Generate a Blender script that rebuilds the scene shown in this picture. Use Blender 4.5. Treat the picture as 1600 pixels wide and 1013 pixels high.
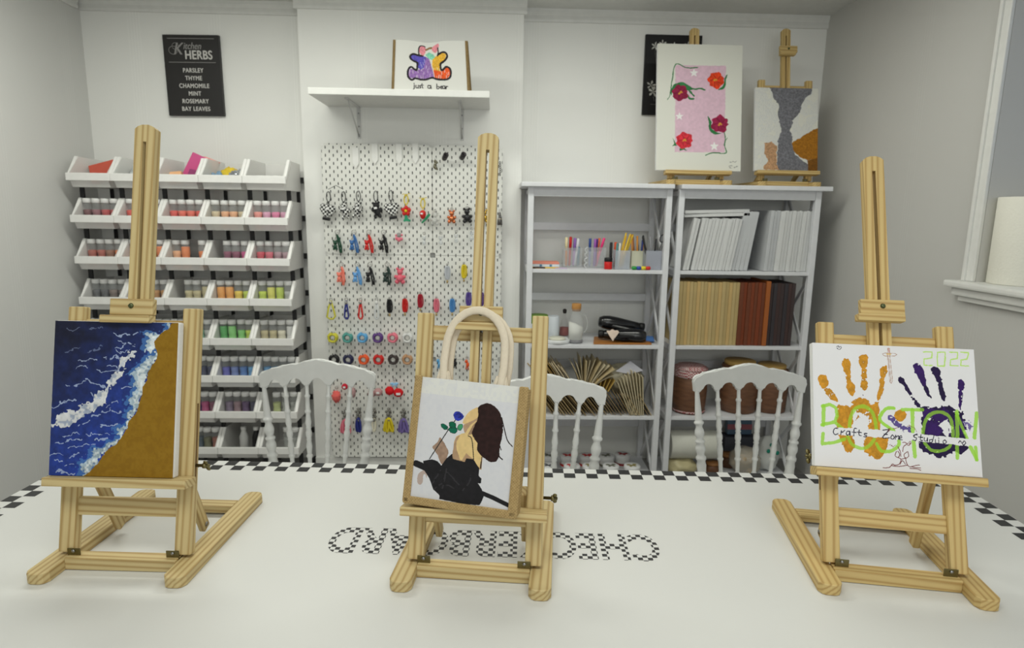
import bpy, bmesh, math, random
import numpy as np
from mathutils import Matrix, Vector, Euler

S = bpy.context.scene
COL = S.collection
for o in list(bpy.data.objects):
    bpy.data.objects.remove(o)
rnd = random.Random(7)
PI = math.pi

# ------------------------------------------------------------------ camera
F_PX, PITCH, ROLL, YAW, CAM_H = 970.4, math.radians(10.11), math.radians(.86), math.radians(1.89), 1.41
fw = Vector((math.sin(YAW)*math.cos(PITCH), math.cos(YAW)*math.cos(PITCH), -math.sin(PITCH)))
ri = Vector((math.cos(YAW), -math.sin(YAW), 0)); up = ri.cross(fw)
ri = math.cos(ROLL)*ri + math.sin(ROLL)*up; up = ri.cross(fw)
CAMP = Vector((0, 0, CAM_H))
cd = bpy.data.cameras.new('camera'); cam = bpy.data.objects.new('camera', cd); COL.objects.link(cam)
cam.matrix_world = Matrix(((ri.x, up.x, -fw.x, 0), (ri.y, up.y, -fw.y, 0), (ri.z, up.z, -fw.z, CAM_H), (0, 0, 0, 1)))
cd.sensor_width = 36; cd.lens = F_PX/1600*36; cd.clip_start = .02
cd.dof.use_dof = True; cd.dof.focus_distance = 1.25; cd.dof.aperture_fstop = 6.3
S.camera = cam

def at(u, v, Y=None, Z=None, X=None):
    """a point of the place, read off the photograph at a known depth or height"""
    d = fw + ri*((u-800)/F_PX) - up*((v-506.5)/F_PX)
    if Y is not None: t = Y/d.y
    elif Z is not None: t = (Z-CAM_H)/d.z
    else: t = X/d.x
    return CAMP + d*t

# ------------------------------------------------------------------ world, lights, exposure
w = bpy.data.worlds.new('daylight'); S.world = w; w.use_nodes = True
w.node_tree.nodes['Background'].inputs[0].default_value = (.62, .75, 1, 1)
w.node_tree.nodes['Background'].inputs[1].default_value = .42
def area(name, loc, sx, sy, power, col=(.985, 1, .915), rot=(0, 0, 0)):
    l = bpy.data.lights.new(name, 'AREA'); l.shape = 'RECTANGLE'; l.size = sx; l.size_y = sy
    l.energy = power; l.color = col
    o = bpy.data.objects.new(name, l); COL.objects.link(o); o.location = loc; o.rotation_euler = rot
    return o
area('ceiling_panel_light', (-1.1, 2.25, 2.435), 1.2, .3, 16)
area('ceiling_panel_light', (.50, 2.25, 2.435), 1.2, .3, 12)
area('ceiling_panel_light', (-.55, .2, 2.435), 1.2, .6, 12)
area('ceiling_panel_light', (.55, .2, 2.435), 1.2, .6, 10)
area('added_fill_light', (.55, -2.28, 1.75), 2.1, 1.1, 23, (.98, 1, .96), (PI/2, 0, 0))  # fill lamp added behind the camera to brighten the walls from the front
S.view_settings.view_transform = 'Standard'; S.view_settings.look = 'None'
S.view_settings.gamma = 1; S.view_settings.use_curve_mapping = False
S.view_settings.exposure = 0.0

# ------------------------------------------------------------------ materials
def lin(c):
    return tuple((x/12.92 if x <= .04045 else ((x+.055)/1.055)**2.4) for x in [k/255 for k in c])
MATS = {}
def nodes_of(name):
    m = bpy.data.materials.new(name); m.use_nodes = True
    nt = m.node_tree; return m, nt, nt.nodes['Principled BSDF']
def N(nt, t, **kw):
    n = nt.nodes.new(t)
    for k, v in kw.items(): setattr(n, k, v)
    return n
def mth(nt, op, a, b=None, c=None):
    n = N(nt, 'ShaderNodeMath', operation=op)
    for i, x in enumerate((a, b, c)):
        if x is None: continue
        if hasattr(x, 'is_output'): nt.links.new(x, n.inputs[i])
        else: n.inputs[i].default_value = x
    return n.outputs[0]
def mixc(nt, fac, a, b):
    n = N(nt, 'ShaderNodeMix', data_type='RGBA')
    for i, x in ((0, fac), (6, a), (7, b)):
        if hasattr(x, 'is_output'): nt.links.new(x, n.inputs[i])
        else: n.inputs[i].default_value = x if i == 0 else (*x[:3], 1)
    return n.outputs[2]
def plain(rgb, rough=.5, metal=0, var=.06, scale=30, spec=.4, bump=0, sheen=0):
    """a painted, moulded or woven surface: base colour with slight mottling"""
    key = (rgb, rough, metal, var, scale, spec, bump)
    if key in MATS: return MATS[key]
    m, nt, b = nodes_of('paint_%02x%02x%02x' % tuple(rgb)); c = lin(rgb)
    tc = N(nt, 'ShaderNodeTexCoord'); nz = N(nt, 'ShaderNodeTexNoise'); nz.inputs['Scale'].default_value = scale
    nt.links.new(tc.outputs['Object'], nz.inputs['Vector'])
    f = nz.outputs['Fac']
    col = mixc(nt, f, tuple(x*(1-var) for x in c), tuple(min(1, x*(1+var)) for x in c))
    nt.links.new(col, b.inputs['Base Color'])
    b.inputs['Roughness'].default_value = rough; b.inputs['Metallic'].default_value = metal
    b.inputs['Specular IOR Level'].default_value = spec
    if bump:
        bn = N(nt, 'ShaderNodeBump'); bn.inputs['Strength'].default_value = bump; bn.inputs['Distance'].default_value = .002
        nt.links.new(f, bn.inputs['Height']); nt.links.new(bn.outputs[0], b.inputs['Normal'])
    MATS[key] = m; return m
def wood(name, c1, c2, scale=1.0, rough=.55):
    """pine: growth lines along the local X axis of every stick"""
    m, nt, b = nodes_of(name)
    tc = N(nt, 'ShaderNodeTexCoord'); oi = N(nt, 'ShaderNodeObjectInfo')
    mp = N(nt, 'ShaderNodeMapping'); mp.inputs['Scale'].default_value = (1.3*scale, 52*scale, 52*scale)
    nt.links.new(tc.outputs['Object'], mp.inputs['Vector'])
    off = N(nt, 'ShaderNodeCombineXYZ'); r = mth(nt, 'MULTIPLY', oi.outputs['Random'], 37.0)
    nt.links.new(r, off.inputs[1]); nt.links.new(mth(nt, 'MULTIPLY', r, 1.7), off.inputs[2])
    nt.links.new(off.outputs[0], mp.inputs['Location'])
    wv = N(nt, 'ShaderNodeTexWave', wave_type='BANDS', bands_direction='DIAGONAL')
    wv.inputs['Scale'].default_value = 1.0; wv.inputs['Distortion'].default_value = 4.2; wv.inputs['Detail'].default_value = 2
    wv.inputs['Detail Scale'].default_value = .6
    nt.links.new(mp.outputs[0], wv.inputs['Vector'])
    nz = N(nt, 'ShaderNodeTexNoise'); nz.inputs['Scale'].default_value = 3; nt.links.new(mp.outputs[0], nz.inputs['Vector'])
    pw = mth(nt, 'POWER', wv.outputs['Fac'], 2.2)
    f = mth(nt, 'ADD', mth(nt, 'MULTIPLY', pw, .75), mth(nt, 'MULTIPLY', nz.outputs['Fac'], .3))
    nt.links.new(mixc(nt, f, lin(c1), lin(c2)), b.inputs['Base Color'])
    b.inputs['Roughness'].default_value = rough; b.inputs['Specular IOR Level'].default_value = .35
    return m
def check_mat(name, a, bcol, size, rough=.6):
    m, nt, b = nodes_of(name); tc = N(nt, 'ShaderNodeTexCoord'); ck = N(nt, 'ShaderNodeTexChecker')
    ck.inputs['Color1'].default_value = (*lin(a), 1); ck.inputs['Color2'].default_value = (*lin(bcol), 1)
    ck.inputs['Scale'].default_value = 1/size
    ad = N(nt, 'ShaderNodeVectorMath', operation='ADD'); ad.inputs[1].default_value = (.00037, .00041, .00033)
    nt.links.new(tc.outputs['Object'], ad.inputs[0]); nt.links.new(ad.outputs[0], ck.inputs['Vector'])
    nt.links.new(ck.outputs['Color'], b.inputs['Base Color']); b.inputs['Roughness'].default_value = rough
    return m
def clear(name, rgb, alpha, rough=.1, metal=0):
    """see-through plastic or glass: part of the light goes straight through"""
    key = ('clear', rgb, alpha, rough)
    if key in MATS: return MATS[key]
    m, nt, b = nodes_of(name); b.inputs['Base Color'].default_value = (*lin(rgb), 1)
    b.inputs['Roughness'].default_value = rough; b.inputs['Alpha'].default_value = alpha; b.inputs['Specular IOR Level'].default_value = .6
    MATS[key] = m; return m
def wall_mat(name, rgb, axis, period, phase):
    """painted board wall: groups of five fine grooves repeat along the wall"""
    m, nt, b = nodes_of(name); tc = N(nt, 'ShaderNodeTexCoord'); sp = N(nt, 'ShaderNodeSeparateXYZ')
    nt.links.new(tc.outputs['Object'], sp.inputs[0])
    p = mth(nt, 'PINGPONG', mth(nt, 'ADD', sp.outputs[axis], phase), period/2)     # 0 .. period/2
    grp = mth(nt, 'LESS_THAN', p, .034)
    ln = mth(nt, 'SINE', mth(nt, 'MULTIPLY', sp.outputs[axis], 2*PI/.0145))
    ln = mth(nt, 'MULTIPLY', mth(nt, 'GREATER_THAN', ln, .55), grp)
    nz = N(nt, 'ShaderNodeTexNoise'); nz.inputs['Scale'].default_value = 1.3; nz.inputs['Detail'].default_value = 3
    nt.links.new(tc.outputs['Object'], nz.inputs['Vector'])
    c = lin(rgb); base = mixc(nt, nz.outputs['Fac'], tuple(x*.97 for x in c), tuple(x*1.03 for x in c))
    nt.links.new(mixc(nt, mth(nt, 'MULTIPLY', ln, .55), base, tuple(min(1, x*1.06) for x in c)), b.inputs['Base Color'])
    bn = N(nt, 'ShaderNodeBump'); bn.inputs['Strength'].default_value = .5; bn.inputs['Distance'].default_value = .002
    nt.links.new(ln, bn.inputs['Height']); nt.links.new(bn.outputs[0], b.inputs['Normal'])
    b.inputs['Roughness'].default_value = .5; b.inputs['Specular IOR Level'].default_value = .3
    return m
def weave_mat(name, c1, c2, size):
    m, nt, b = nodes_of(name); tc = N(nt, 'ShaderNodeTexCoord'); sp = N(nt, 'ShaderNodeSeparateXYZ')
    nt.links.new(tc.outputs['Object'], sp.inputs[0])
    a = mth(nt, 'SINE', mth(nt, 'MULTIPLY', sp.outputs[0], 2*PI/size)); z = mth(nt, 'SINE', mth(nt, 'MULTIPLY', sp.outputs[2], 2*PI/size))
    y = mth(nt, 'SINE', mth(nt, 'MULTIPLY', sp.outputs[1], 2*PI/size))
    f = mth(nt, 'MULTIPLY_ADD', mth(nt, 'ADD', mth(nt, 'MULTIPLY', a, z), y), .25, .5)
    nz = N(nt, 'ShaderNodeTexNoise'); nz.inputs['Scale'].default_value = 170; nt.links.new(tc.outputs['Object'], nz.inputs['Vector'])
    f2 = mth(nt, 'ADD', mth(nt, 'MULTIPLY', f, .6), mth(nt, 'MULTIPLY', nz.outputs['Fac'], .6))
    nt.links.new(mixc(nt, f2, lin(c1), lin(c2)), b.inputs['Base Color'])
    bn = N(nt, 'ShaderNodeBump'); bn.inputs['Strength'].default_value = .6; bn.inputs['Distance'].default_value = .001
    nt.links.new(f2, bn.inputs['Height']); nt.links.new(bn.outputs[0], b.inputs['Normal'])
    b.inputs['Roughness'].default_value = .9; b.inputs['Specular IOR Level'].default_value = .1
    return m

M_PINE = wood('pine', (206, 187, 138), (166, 137, 86))
M_PINE2 = wood('pine_yellow', (209, 184, 126), (172, 138, 82))
M_WHITE = plain((226, 226, 222), .45)
M_SHELF = plain((222, 223, 226), .4)
M_CHAIR = plain((226, 227, 225), .3, spec=.5)
M_BLACK = plain((24, 24, 26), .5)
M_STEEL = plain((150, 150, 150), .3, 1)
M_BRASS = plain((120, 112, 78), .4, 1)
M_CANVAS = plain((232, 232, 232), .85, bump=.15, scale=300)
M_PP = clear('milky_plastic', (244, 243, 240), .6, .35)
M_PP2 = clear('clear_plastic_wall', (226, 230, 233), .42, .3)
M_GLASS = clear('clear_jar_plastic', (225, 228, 228), .17, .05)
M_ROPE = plain((216, 204, 184), .9, bump=.3, scale=200)

# ------------------------------------------------------------------ mesh helpers
def new_bm(): return bmesh.new()
def box(bm, x0, x1, y0, y1, z0, z1, bev=0, M=None, mi=0):
    r = bmesh.ops.create_cube(bm, size=1)
    vs = r['verts']
    for v in vs: v.co = Vector(((v.co.x+.5)*(x1-x0)+x0, (v.co.y+.5)*(y1-y0)+y0, (v.co.z+.5)*(z1-z0)+z0))
    fs = {f for v in vs for f in v.link_faces}
    for f in fs: f.material_index = mi
    if bev:
        es = {e for v in vs for e in v.link_edges}
        rr = bmesh.ops.bevel(bm, geom=list(es), offset=bev, segments=2, profile=.6, affect='EDGES')
        vs = list({v for f in rr['faces'] for v in f.verts} | {v for v in vs if v.is_valid})
        for f in rr['faces']: f.material_index = mi
    if M is not None: bmesh.ops.transform(bm, matrix=M, verts=[v for v in vs if v.is_valid])
    return vs
def ball(bm, c, r, sc=(1, 1, 1), u=12, v=8, M=None, mi=0):
    rr = bmesh.ops.create_uvsphere(bm, u_segments=u, v_segments=v, radius=1)
    for q in rr['verts']: q.co = Vector((q.co.x*r*sc[0]+c[0], q.co.y*r*sc[1]+c[1], q.co.z*r*sc[2]+c[2]))
    for f in {f for q in rr['verts'] for f in q.link_faces}: f.smooth = True; f.material_index = mi
    if M is not None: bmesh.ops.transform(bm, matrix=M, verts=rr['verts'])
def lathe(bm, prof, n=20, M=None, mi=0, caps=True, smooth=True):
    """prof: (radius, z) from bottom to top"""
    rings = []
    for r, z in prof:
        rings.append([bm.verts.new((r*math.cos(2*PI*i/n), r*math.sin(2*PI*i/n), z)) for i in range(n)])
    for a, b in zip(rings, rings[1:]):
        for i in range(n):
            f = bm.faces.new((a[i], a[(i+1) % n], b[(i+1) % n], b[i])); f.smooth = smooth; f.material_index = mi
    if caps:
        f = bm.faces.new(rings[0][::-1]); f.material_index = mi
        f = bm.faces.new(rings[-1]); f.material_index = mi
    vs = [v for r in rings for v in r]
    if M is not None: bmesh.ops.transform(bm, matrix=M, verts=vs)
    return vs
def tube(bm, pts, r, n=8, closed=False, mi=0, flat=1.0, caps=True):
    """a round or flattened cord along a path"""
    P = [Vector(p) for p in pts]; L = len(P); rings = []; prev = None
    for i in range(L):
        a = P[(i-1) % L] if (closed or i > 0) else P[i]; b = P[(i+1) % L] if (closed or i < L-1) else P[i]
        t = (b-a).normalized()
        if prev is None:
            h = Vector((0, 1, 0)) if abs(t.y) < .9 else Vector((1, 0, 0))
            u_ = (h - t*h.dot(t)).normalized()
        else: u_ = (prev - t*prev.dot(t)).normalized()
        prev = u_; v_ = t.cross(u_)
        rr = r(i/(L-1)) if callable(r) else r
        rings.append([bm.verts.new(P[i] + u_*(rr*flat*math.cos(2*PI*k/n)) + v_*(rr*math.sin(2*PI*k/n))) for k in range(n)])
    rng = range(L if closed else L-1)
    for i in rng:
        a, b = rings[i], rings[(i+1) % L]
        for k in range(n):
            f = bm.faces.new((a[k], a[(k+1) % n], b[(k+1) % n], b[k])); f.smooth = True; f.material_index = mi
    if not closed and caps:
        bm.faces.new(rings[0][::-1]).material_index = mi; bm.faces.new(rings[-1]).material_index = mi
def torus(bm, c, R, r, M=None, sx=1, sz=1, n=20, k=8, mi=0, plane='xz', y_amp=0):
    pts = []
    for i in range(n):
        a = 2*PI*i/n; x, z = R*sx*math.cos(a), R*sz*math.sin(a)
        p = Vector((x, y_amp*math.sin(a), z)) if plane == 'xz' else (Vector((x, z, 0)) if plane == 'xy' else Vector((0, x, z)))
        if M is not None: p = M @ p
        pts.append(p + Vector(c))
    tube(bm, pts, r, k, True, mi)
def prism(bm, poly, y0, y1, mi=0, bev=0):
    """outline in x,z pulled from y0 (front) to y1"""
    a = [bm.verts.new((x, y0, z)) for x, z in poly]; b = [bm.verts.new((x, y1, z)) for x, z in poly]
    n = len(poly); fs = []
    fs.append(bm.faces.new(a)); fs.append(bm.faces.new(b[::-1]))
    for i in range(n): fs.append(bm.faces.new((a[i], b[i], b[(i+1) % n], a[(i+1) % n])))
    for f in fs: f.material_index = mi
    if bev:
        es = list(fs[0].edges)+list(fs[1].edges)
        bmesh.ops.bevel(bm, geom=es, offset=bev, segments=2, affect='EDGES')
def smoothed(poly, k=4, closed=True):
    """Catmull-Rom through the points"""
    n = len(poly); out = []
    rng = range(n) if closed else range(n-1)
    for i in rng:
        g = (lambda j: poly[j % n]) if closed else (lambda j: poly[max(0, min(n-1, j))])
        p0, p1, p2, p3 = g(i-1), g(i), g(i+1), g(i+2)
        for s in range(k):
            t = s/k
            out.append(tuple(.5*((2*b)+(c-a)*t+(2*a-5*b+4*c-d)*t*t+(-a+3*b-3*c+d)*t**3) for a, b, c, d in zip(p0, p1, p2, p3)))
    if not closed: out.append(tuple(poly[-1]))
    return out
def obj(name, bm, m, parent=None, M=None, loc=None, smooth=None):
    me = bpy.data.meshes.new(name); bmesh.ops.recalc_face_normals(bm, faces=bm.faces[:]); bm.to_mesh(me); bm.free()
    for q in (m if isinstance(m, (list, tuple)) else [m]): me.materials.append(q)
    o = bpy.data.objects.new(name, me); COL.objects.link(o)
    if parent: o.parent = parent
    if M is not None: o.matrix_basis = M
    if loc is not None: o.location = loc
    return o
def tag(o, label=None, cat=None, group=None, kind=None):
    if label: o['label'] = label
    if cat: o['category'] = cat
    if group: o['group'] = group
    if kind: o['kind'] = kind
    return o
def thing(name, label, cat, loc=(0, 0, 0), rz=0, group=None):
    o = bpy.data.objects.new(name, None); COL.objects.link(o); o.empty_display_size = .05
    o.location = loc; o.rotation_euler = (0, 0, rz)
    return tag(o, label, cat, group)
def copy_tree(o, parent=None):
    c = o.copy(); COL.objects.link(c)
    if parent: c.parent = parent
    for ch in list(o.children): copy_tree(ch, c)
    return c
def axis(p0, p1, hint=(0, 0, 1)):
    """matrix whose X runs from p0 to p1 and whose Z stays near hint"""
    p0, p1 = Vector(p0), Vector(p1); x = (p1-p0).normalized(); z = Vector(hint); z = (z - x*z.dot(x)).normalized(); y = z.cross(x)
    M = Matrix(((x.x, y.x, z.x, p0.x), (x.y, y.y, z.y, p0.y), (x.z, y.z, z.z, p0.z), (0, 0, 0, 1)))
    return M, (p1-p0).length
def stick(name, p0, p1, wd, th, m, parent, hint=(0, 0, 1), bev=.0015, ends=None):
    """a squared stick: length along local X, wd across, th thick (towards hint)"""
    M, L = axis(p0, p1, hint); bm = new_bm()
    if ends == 'round':
        poly = [(0, -wd/2)]; k = wd*.3
        poly = [(k, -wd/2), (L-k, -wd/2), (L-k*.25, -wd/2+k*.45), (L, -wd/2+k), (L, wd/2-k), (L-k*.25, wd/2-k*.45), (L-k, wd/2), (k, wd/2), (k*.25, wd/2-k*.45), (0, wd/2-k), (0, -wd/2+k), (k*.25, -wd/2+k*.45)]
        a = [bm.verts.new((x, y, -th/2)) for x, y in poly]; b = [bm.verts.new((x, y, th/2)) for x, y in poly]; n = len(poly)
        f0 = bm.faces.new(a[::-1]); f1 = bm.faces.new(b)
        for i in range(n): bm.faces.new((a[i], a[(i+1) % n], b[(i+1) % n], b[i]))
        bmesh.ops.bevel(bm, geom=list(f0.edges)+list(f1.edges), offset=bev, segments=1, affect='EDGES')
    else:
        box(bm, 0, L, -wd/2, wd/2, -th/2, th/2, bev)
    return obj(name, bm, m, parent, M)
def struct(name, bm, m, parent=None):
    o = obj(name, bm, m, parent); o['kind'] = 'structure'; return o
def letters(name, body, m, size, parent, M, align='CENTER', shear=0, spacing=1.0, offset=0, depth=.0003, bold=0):
    cu = bpy.data.curves.new(name, 'FONT'); cu.body = body; cu.size = size; cu.align_x = align; cu.shear = shear
    cu.space_character = spacing; cu.offset = offset; cu.extrude = depth
    tmp = bpy.data.objects.new(name, cu); COL.objects.link(tmp)
    dg = bpy.context.evaluated_depsgraph_get(); dg.update()
    me = bpy.data.meshes.new_from_object(tmp.evaluated_get(dg)); bpy.data.objects.remove(tmp)
    me.materials.clear(); me.materials.append(m); me.name = name
    if bold:              # heavier strokes: the outline repeated a hair to each side
        bm = bmesh.new(); bm.from_mesh(me); base = bm.verts[:]+bm.edges[:]+bm.faces[:]
        for dz, (dx, dy) in enumerate(((bold, 0), (-bold, 0), (0, bold*.6), (0, -bold*.6))):
            r = bmesh.ops.duplicate(bm, geom=base); bmesh.ops.translate(bm, vec=(dx, dy, .00012*(dz+1)), verts=[q for q in r['geom'] if isinstance(q, bmesh.types.BMVert)])
        bm.to_mesh(me); bm.free()
    o = bpy.data.objects.new(name, me); COL.objects.link(o); o.parent = parent; o.matrix_basis = M
    return o

# ------------------------------------------------------------------ a small brush: paintings as coloured grids
def smooth_noise(h, w_, cells, seed):
    r = np.random.RandomState(seed); g = r.rand(int(cells*h/w_)+3, cells+3)
    y = np.linspace(0, g.shape[0]-2.001, h); x = np.linspace(0, g.shape[1]-2.001, w_)
    yi = y.astype(int); xi = x.astype(int); fy = (y-yi)[:, None]; fx = (x-xi)[None, :]
    fy = fy*fy*(3-2*fy); fx = fx*fx*(3-2*fx)
    a = g[np.ix_(yi, xi)]; b = g[np.ix_(yi, xi+1)]; c = g[np.ix_(yi+1, xi)]; d = g[np.ix_(yi+1, xi+1)]
    return (a*(1-fx)+b*fx)*(1-fy)+(c*(1-fx)+d*fx)*fy
class Paint:
    def __init__(s, nx, ny, corners, base, seed=1):
        """corners: TL, TR, BR, BL of the picture in the frame its points were read in"""
        s.nx, s.ny = nx, ny
        src = [(0, 0), (1, 0), (1, 1), (0, 1)]; A = []; B = []
        for (u, v), (x, y) in zip(corners, src):
            A.append([u, v, 1, 0, 0, 0, -x*u, -x*v]); B.append(x); A.append([0, 0, 0, u, v, 1, -y*u, -y*v]); B.append(y)
        h = np.linalg.solve(np.array(A, float), np.array(B, float)); s.Hm = np.append(h, 1).reshape(3, 3)
        s.img = np.zeros((ny, nx, 3)); s.img[:] = base
        s.X, s.Y = np.meshgrid((np.arange(nx)+.5)/nx, (np.arange(ny)+.5)/ny)
        s.asp = ny/nx; s.seed = seed
        s.n1 = smooth_noise(ny, nx, max(6, nx//14), seed)-.5; s.n2 = smooth_noise(ny, nx, max(6, nx//14), seed+1)-.5
        s.n3 = smooth_noise(ny, nx, max(8, nx//5), seed+2)-.5; s.n4 = smooth_noise(ny, nx, max(8, nx//5), seed+3)-.5
        s.grain = np.random.RandomState(seed+5).rand(ny, nx)
        s.cell = smooth_noise(ny, nx, max(8, nx//3), seed+6)
    def uv(s, p):
        q = s.Hm @ np.array([p[0], p[1], 1.0]); return q[0]/q[2], q[1]/q[2]
    def warp(s, rough):
        return s.X+(s.n1*.6+s.n3*.7)*rough, s.Y+(s.n2*.6+s.n4*.7)*rough/s.asp
    def mask_poly(s, pts, rough=0):
        P = [s.uv(p) for p in pts]; X, Y = s.warp(rough); ins = np.zeros(X.shape, bool); j = len(P)-1
        for i in range(len(P)):
            (xi, yi), (xj, yj) = P[i], P[j]
            c = (yi > Y) != (yj > Y)
            if yi != yj: ins ^= c & (X < (xj-xi)*(Y-yi)/(yj-yi)+xi)
            j = i
        return ins
    def dist_line(s, pts, rough=0):
        P = [s.uv(p) for p in pts]; X, Y = s.warp(rough); Y = Y*s.asp; D = np.full(X.shape, 9.0)
        for (x0, y0), (x1, y1) in zip(P, P[1:]):
            y0 *= s.asp; y1 *= s.asp; dx, dy = x1-x0, y1-y0; L = dx*dx+dy*dy+1e-12
            t = np.clip(((X-x0)*dx+(Y-y0)*dy)/L, 0, 1); D = np.minimum(D, np.hypot(X-x0-t*dx, Y-y0-t*dy))
        return D
    def put(s, mask, col, a=1.0, mottle=0):
        c = np.array(col, float)
        if mottle: c = c[None, None, :]*(1+mottle*(s.cell[..., None]-.5)*2)
        s.img = np.where(mask[..., None], s.img*(1-a)+c*a, s.img)
    def poly(s, pts, col, rough=0, a=1.0, mottle=0, dry=0, curve=False):
        if curve: pts = smoothed(pts, 4)
        m = s.mask_poly(pts, rough)
        if dry: m &= s.cell > dry*.72
        s.put(m, col, a, mottle)
    def line(s, pts, wd, col, rough=0, a=1.0, dry=0, curve=False, mottle=0):
        if curve: pts = smoothed(pts, 5, False)
        m = s.dist_line(pts, rough) < wd/2
        if dry: m &= s.cell > dry
        s.put(m, col, a, mottle)
    def dot(s, p, r, col, rough=0, a=1.0): s.line([p, (p[0]+.01, p[1])], 2*r, col, rough, a)
    def mesh(s, name, W, Hh, parent, M=None, rough=.6, bump=0.0, relief=None, wave=None):
        """front face of a picture, W wide and Hh tall, facing local -Y, bottom edge at z=0"""
        nx, ny = s.nx, s.ny
        me = bpy.data.meshes.new(name)
        xs = np.linspace(-W/2, W/2, nx+1); zs = np.linspace(Hh, 0, ny+1)
        XX, ZZ = np.meshgrid(xs, zs); YY = np.zeros_like(XX)
        if relief is not None: YY[:-1, :-1] -= relief
        if wave is not None: YY += wave(XX, ZZ)
        co = np.stack([XX, YY, ZZ], -1).reshape(-1, 3)
        idx = np.arange((nx+1)*(ny+1)).reshape(ny+1, nx+1)
        q = np.stack([idx[1:, :-1], idx[1:, 1:], idx[:-1, 1:], idx[:-1, :-1]], -1).reshape(-1, 4)
        me.vertices.add(len(co)); me.vertices.foreach_set('co', co.ravel())
        me.loops.add(q.size); me.loops.foreach_set('vertex_index', q.ravel().astype(np.int32))
        me.polygons.add(len(q)); me.polygons.foreach_set('loop_start', np.arange(0, q.size, 4, dtype=np.int32))
        me.update(calc_edges=True); me.validate()
        c = np.clip(s.img/255.0, 0, 1); c = np.where(c <= .04045, c/12.92, ((c+.055)/1.055)**2.4).reshape(-1, 3)
        ca = me.color_attributes.new('paint', 'FLOAT_COLOR', 'CORNER')
        cc = np.ones((len(q), 4, 4)); cc[:, :, :3] = c[:, None, :]
        ca.data.foreach_set('color', cc.ravel())
        m, nt, b = nodes_of(name+'_paint'); at_ = N(nt, 'ShaderNodeVertexColor'); at_.layer_name = 'paint'
        nt.links.new(at_.outputs[0], b.inputs['Base Color']); b.inputs['Roughness'].default_value = rough
        b.inputs['Specular IOR Level'].default_value = .25
        if bump:
            tc = N(nt, 'ShaderNodeTexCoord'); nz = N(nt, 'ShaderNodeTexNoise'); nz.inputs['Scale'].default_value = 160; nz.inputs['Detail'].default_value = 3
            nt.links.new(tc.outputs['Object'], nz.inputs['Vector']); bn = N(nt, 'ShaderNodeBump')
            bn.inputs['Strength'].default_value = bump; bn.inputs['Distance'].default_value = .002
            nt.links.new(nz.outputs['Fac'], bn.inputs['Height']); nt.links.new(bn.outputs[0], b.inputs['Normal'])
        me.materials.append(m)
        o = bpy.data.objects.new(name, me); COL.objects.link(o); o.parent = parent
        if M is not None: o.matrix_basis = M
        return o

# ================================================================== the room
WALL = (240, 240, 236)  # back walls paler than the side walls: uneven light put into the colour
XL, XR, YB, YC, ZC = -2.10, 1.75, 3.44, 3.32, 2.45
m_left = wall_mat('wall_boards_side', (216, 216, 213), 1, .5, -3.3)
m_right = wall_mat('wall_boards_window', (200, 199, 195), 1, .44, -3.06)  # base colour darkened to stand in for the weaker light on this wall
m_rec = wall_mat('wall_boards_recess', WALL, 0, .41, 1.43)
m_br = wall_mat('wall_boards_chimney', WALL, 0, .405, .68)
b = new_bm(); box(b, XL-.15, XR+.4, -2.35, YB+.15, -.1, 0)
struct('floor', b, plain((150, 148, 146), .4, var=.1, scale=4))
b = new_bm(); box(b, XL-.15, XR+.4, -2.35, YB+.15, ZC, ZC+.1); struct('ceiling', b, plain((214, 214, 210), .6))
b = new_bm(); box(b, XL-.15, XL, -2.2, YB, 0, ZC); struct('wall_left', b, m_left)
b = new_bm(); box(b, XL-.15, XR+.4, YB, YB+.15, 0, ZC); struct('wall_back', b, m_rec)
b = new_bm(); box(b, -.975, .147, YC, YB, 0, ZC); struct('wall_chimney', b, m_br)
b = new_bm()
for x0, x1, z0, z1 in ((XL-.15, -.55, 0, ZC), (1.65, XR+.4, 0, ZC), (-.55, 1.65, 0, .75), (-.55, 1.65, 2.33, ZC)): box(b, x0, x1, -2.26, -2.2, z0, z1)
struct('wall_front', b, m_rec)
b = new_bm()
for x0, x1, z0, z1 in ((-.55, -.49, .75, 2.33), (1.59, 1.65, .75, 2.33), (.52, .58, .81, 2.27), (-.49, 1.59, .75, .81), (-.49, 1.59, 2.27, 2.33)): box(b, x0, x1, -2.25, -2.21, z0, z1)
win_added = struct('window_added', b, plain((226, 226, 222), .4))  # made-up window frame, out of view, added to go with the fill lamp
WY0, WY1, WZ0, WZ1 = .95, 2.19, 1.165, 2.30
b = new_bm()
box(b, XR, XR+.3, -2.2, WY0, 0, ZC); box(b, XR, XR+.3, WY1, YB, 0, ZC)
box(b, XR, XR+.3, WY0, WY1, 0, WZ0); box(b, XR, XR+.3, WY0, WY1, WZ1, ZC)
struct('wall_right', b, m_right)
m_trim = plain((226, 226, 222), .4)
def moulding(name, p0, p1, inward):
    p0, p1, n = Vector(p0), Vector(p1), Vector(inward); b = new_bm()
    prof = [(0, 0), (.012, 0), (.014, .012), (.012, .03), (.02, .045), (.022, .062), (0, .062)]
    A = [b.verts.new(p0+n*x+Vector((0, 0, z))) for x, z in prof]; B = [b.verts.new(p1+n*x+Vector((0, 0, z))) for x, z in prof]
    k = len(prof); b.faces.new(A); b.faces.new(B[::-1])
    for i in range(k): b.faces.new((A[i], B[i], B[(i+1) % k], A[(i+1) % k]))
    struct(name, b, m_trim)
ZT = 2.388
moulding('trim_1', (XL, YB, ZT), (-.975, YB, ZT), (0, -1, 0))
moulding('trim_2', (-.99, YC, ZT), (.162, YC, ZT), (0, -1, 0))
moulding('trim_3', (.147, YB, ZT), (XR, YB, ZT), (0, -1, 0))
moulding('trim_4', (XL, -2.2, ZT), (XL, YB-.03, ZT), (1, 0, 0))
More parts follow.
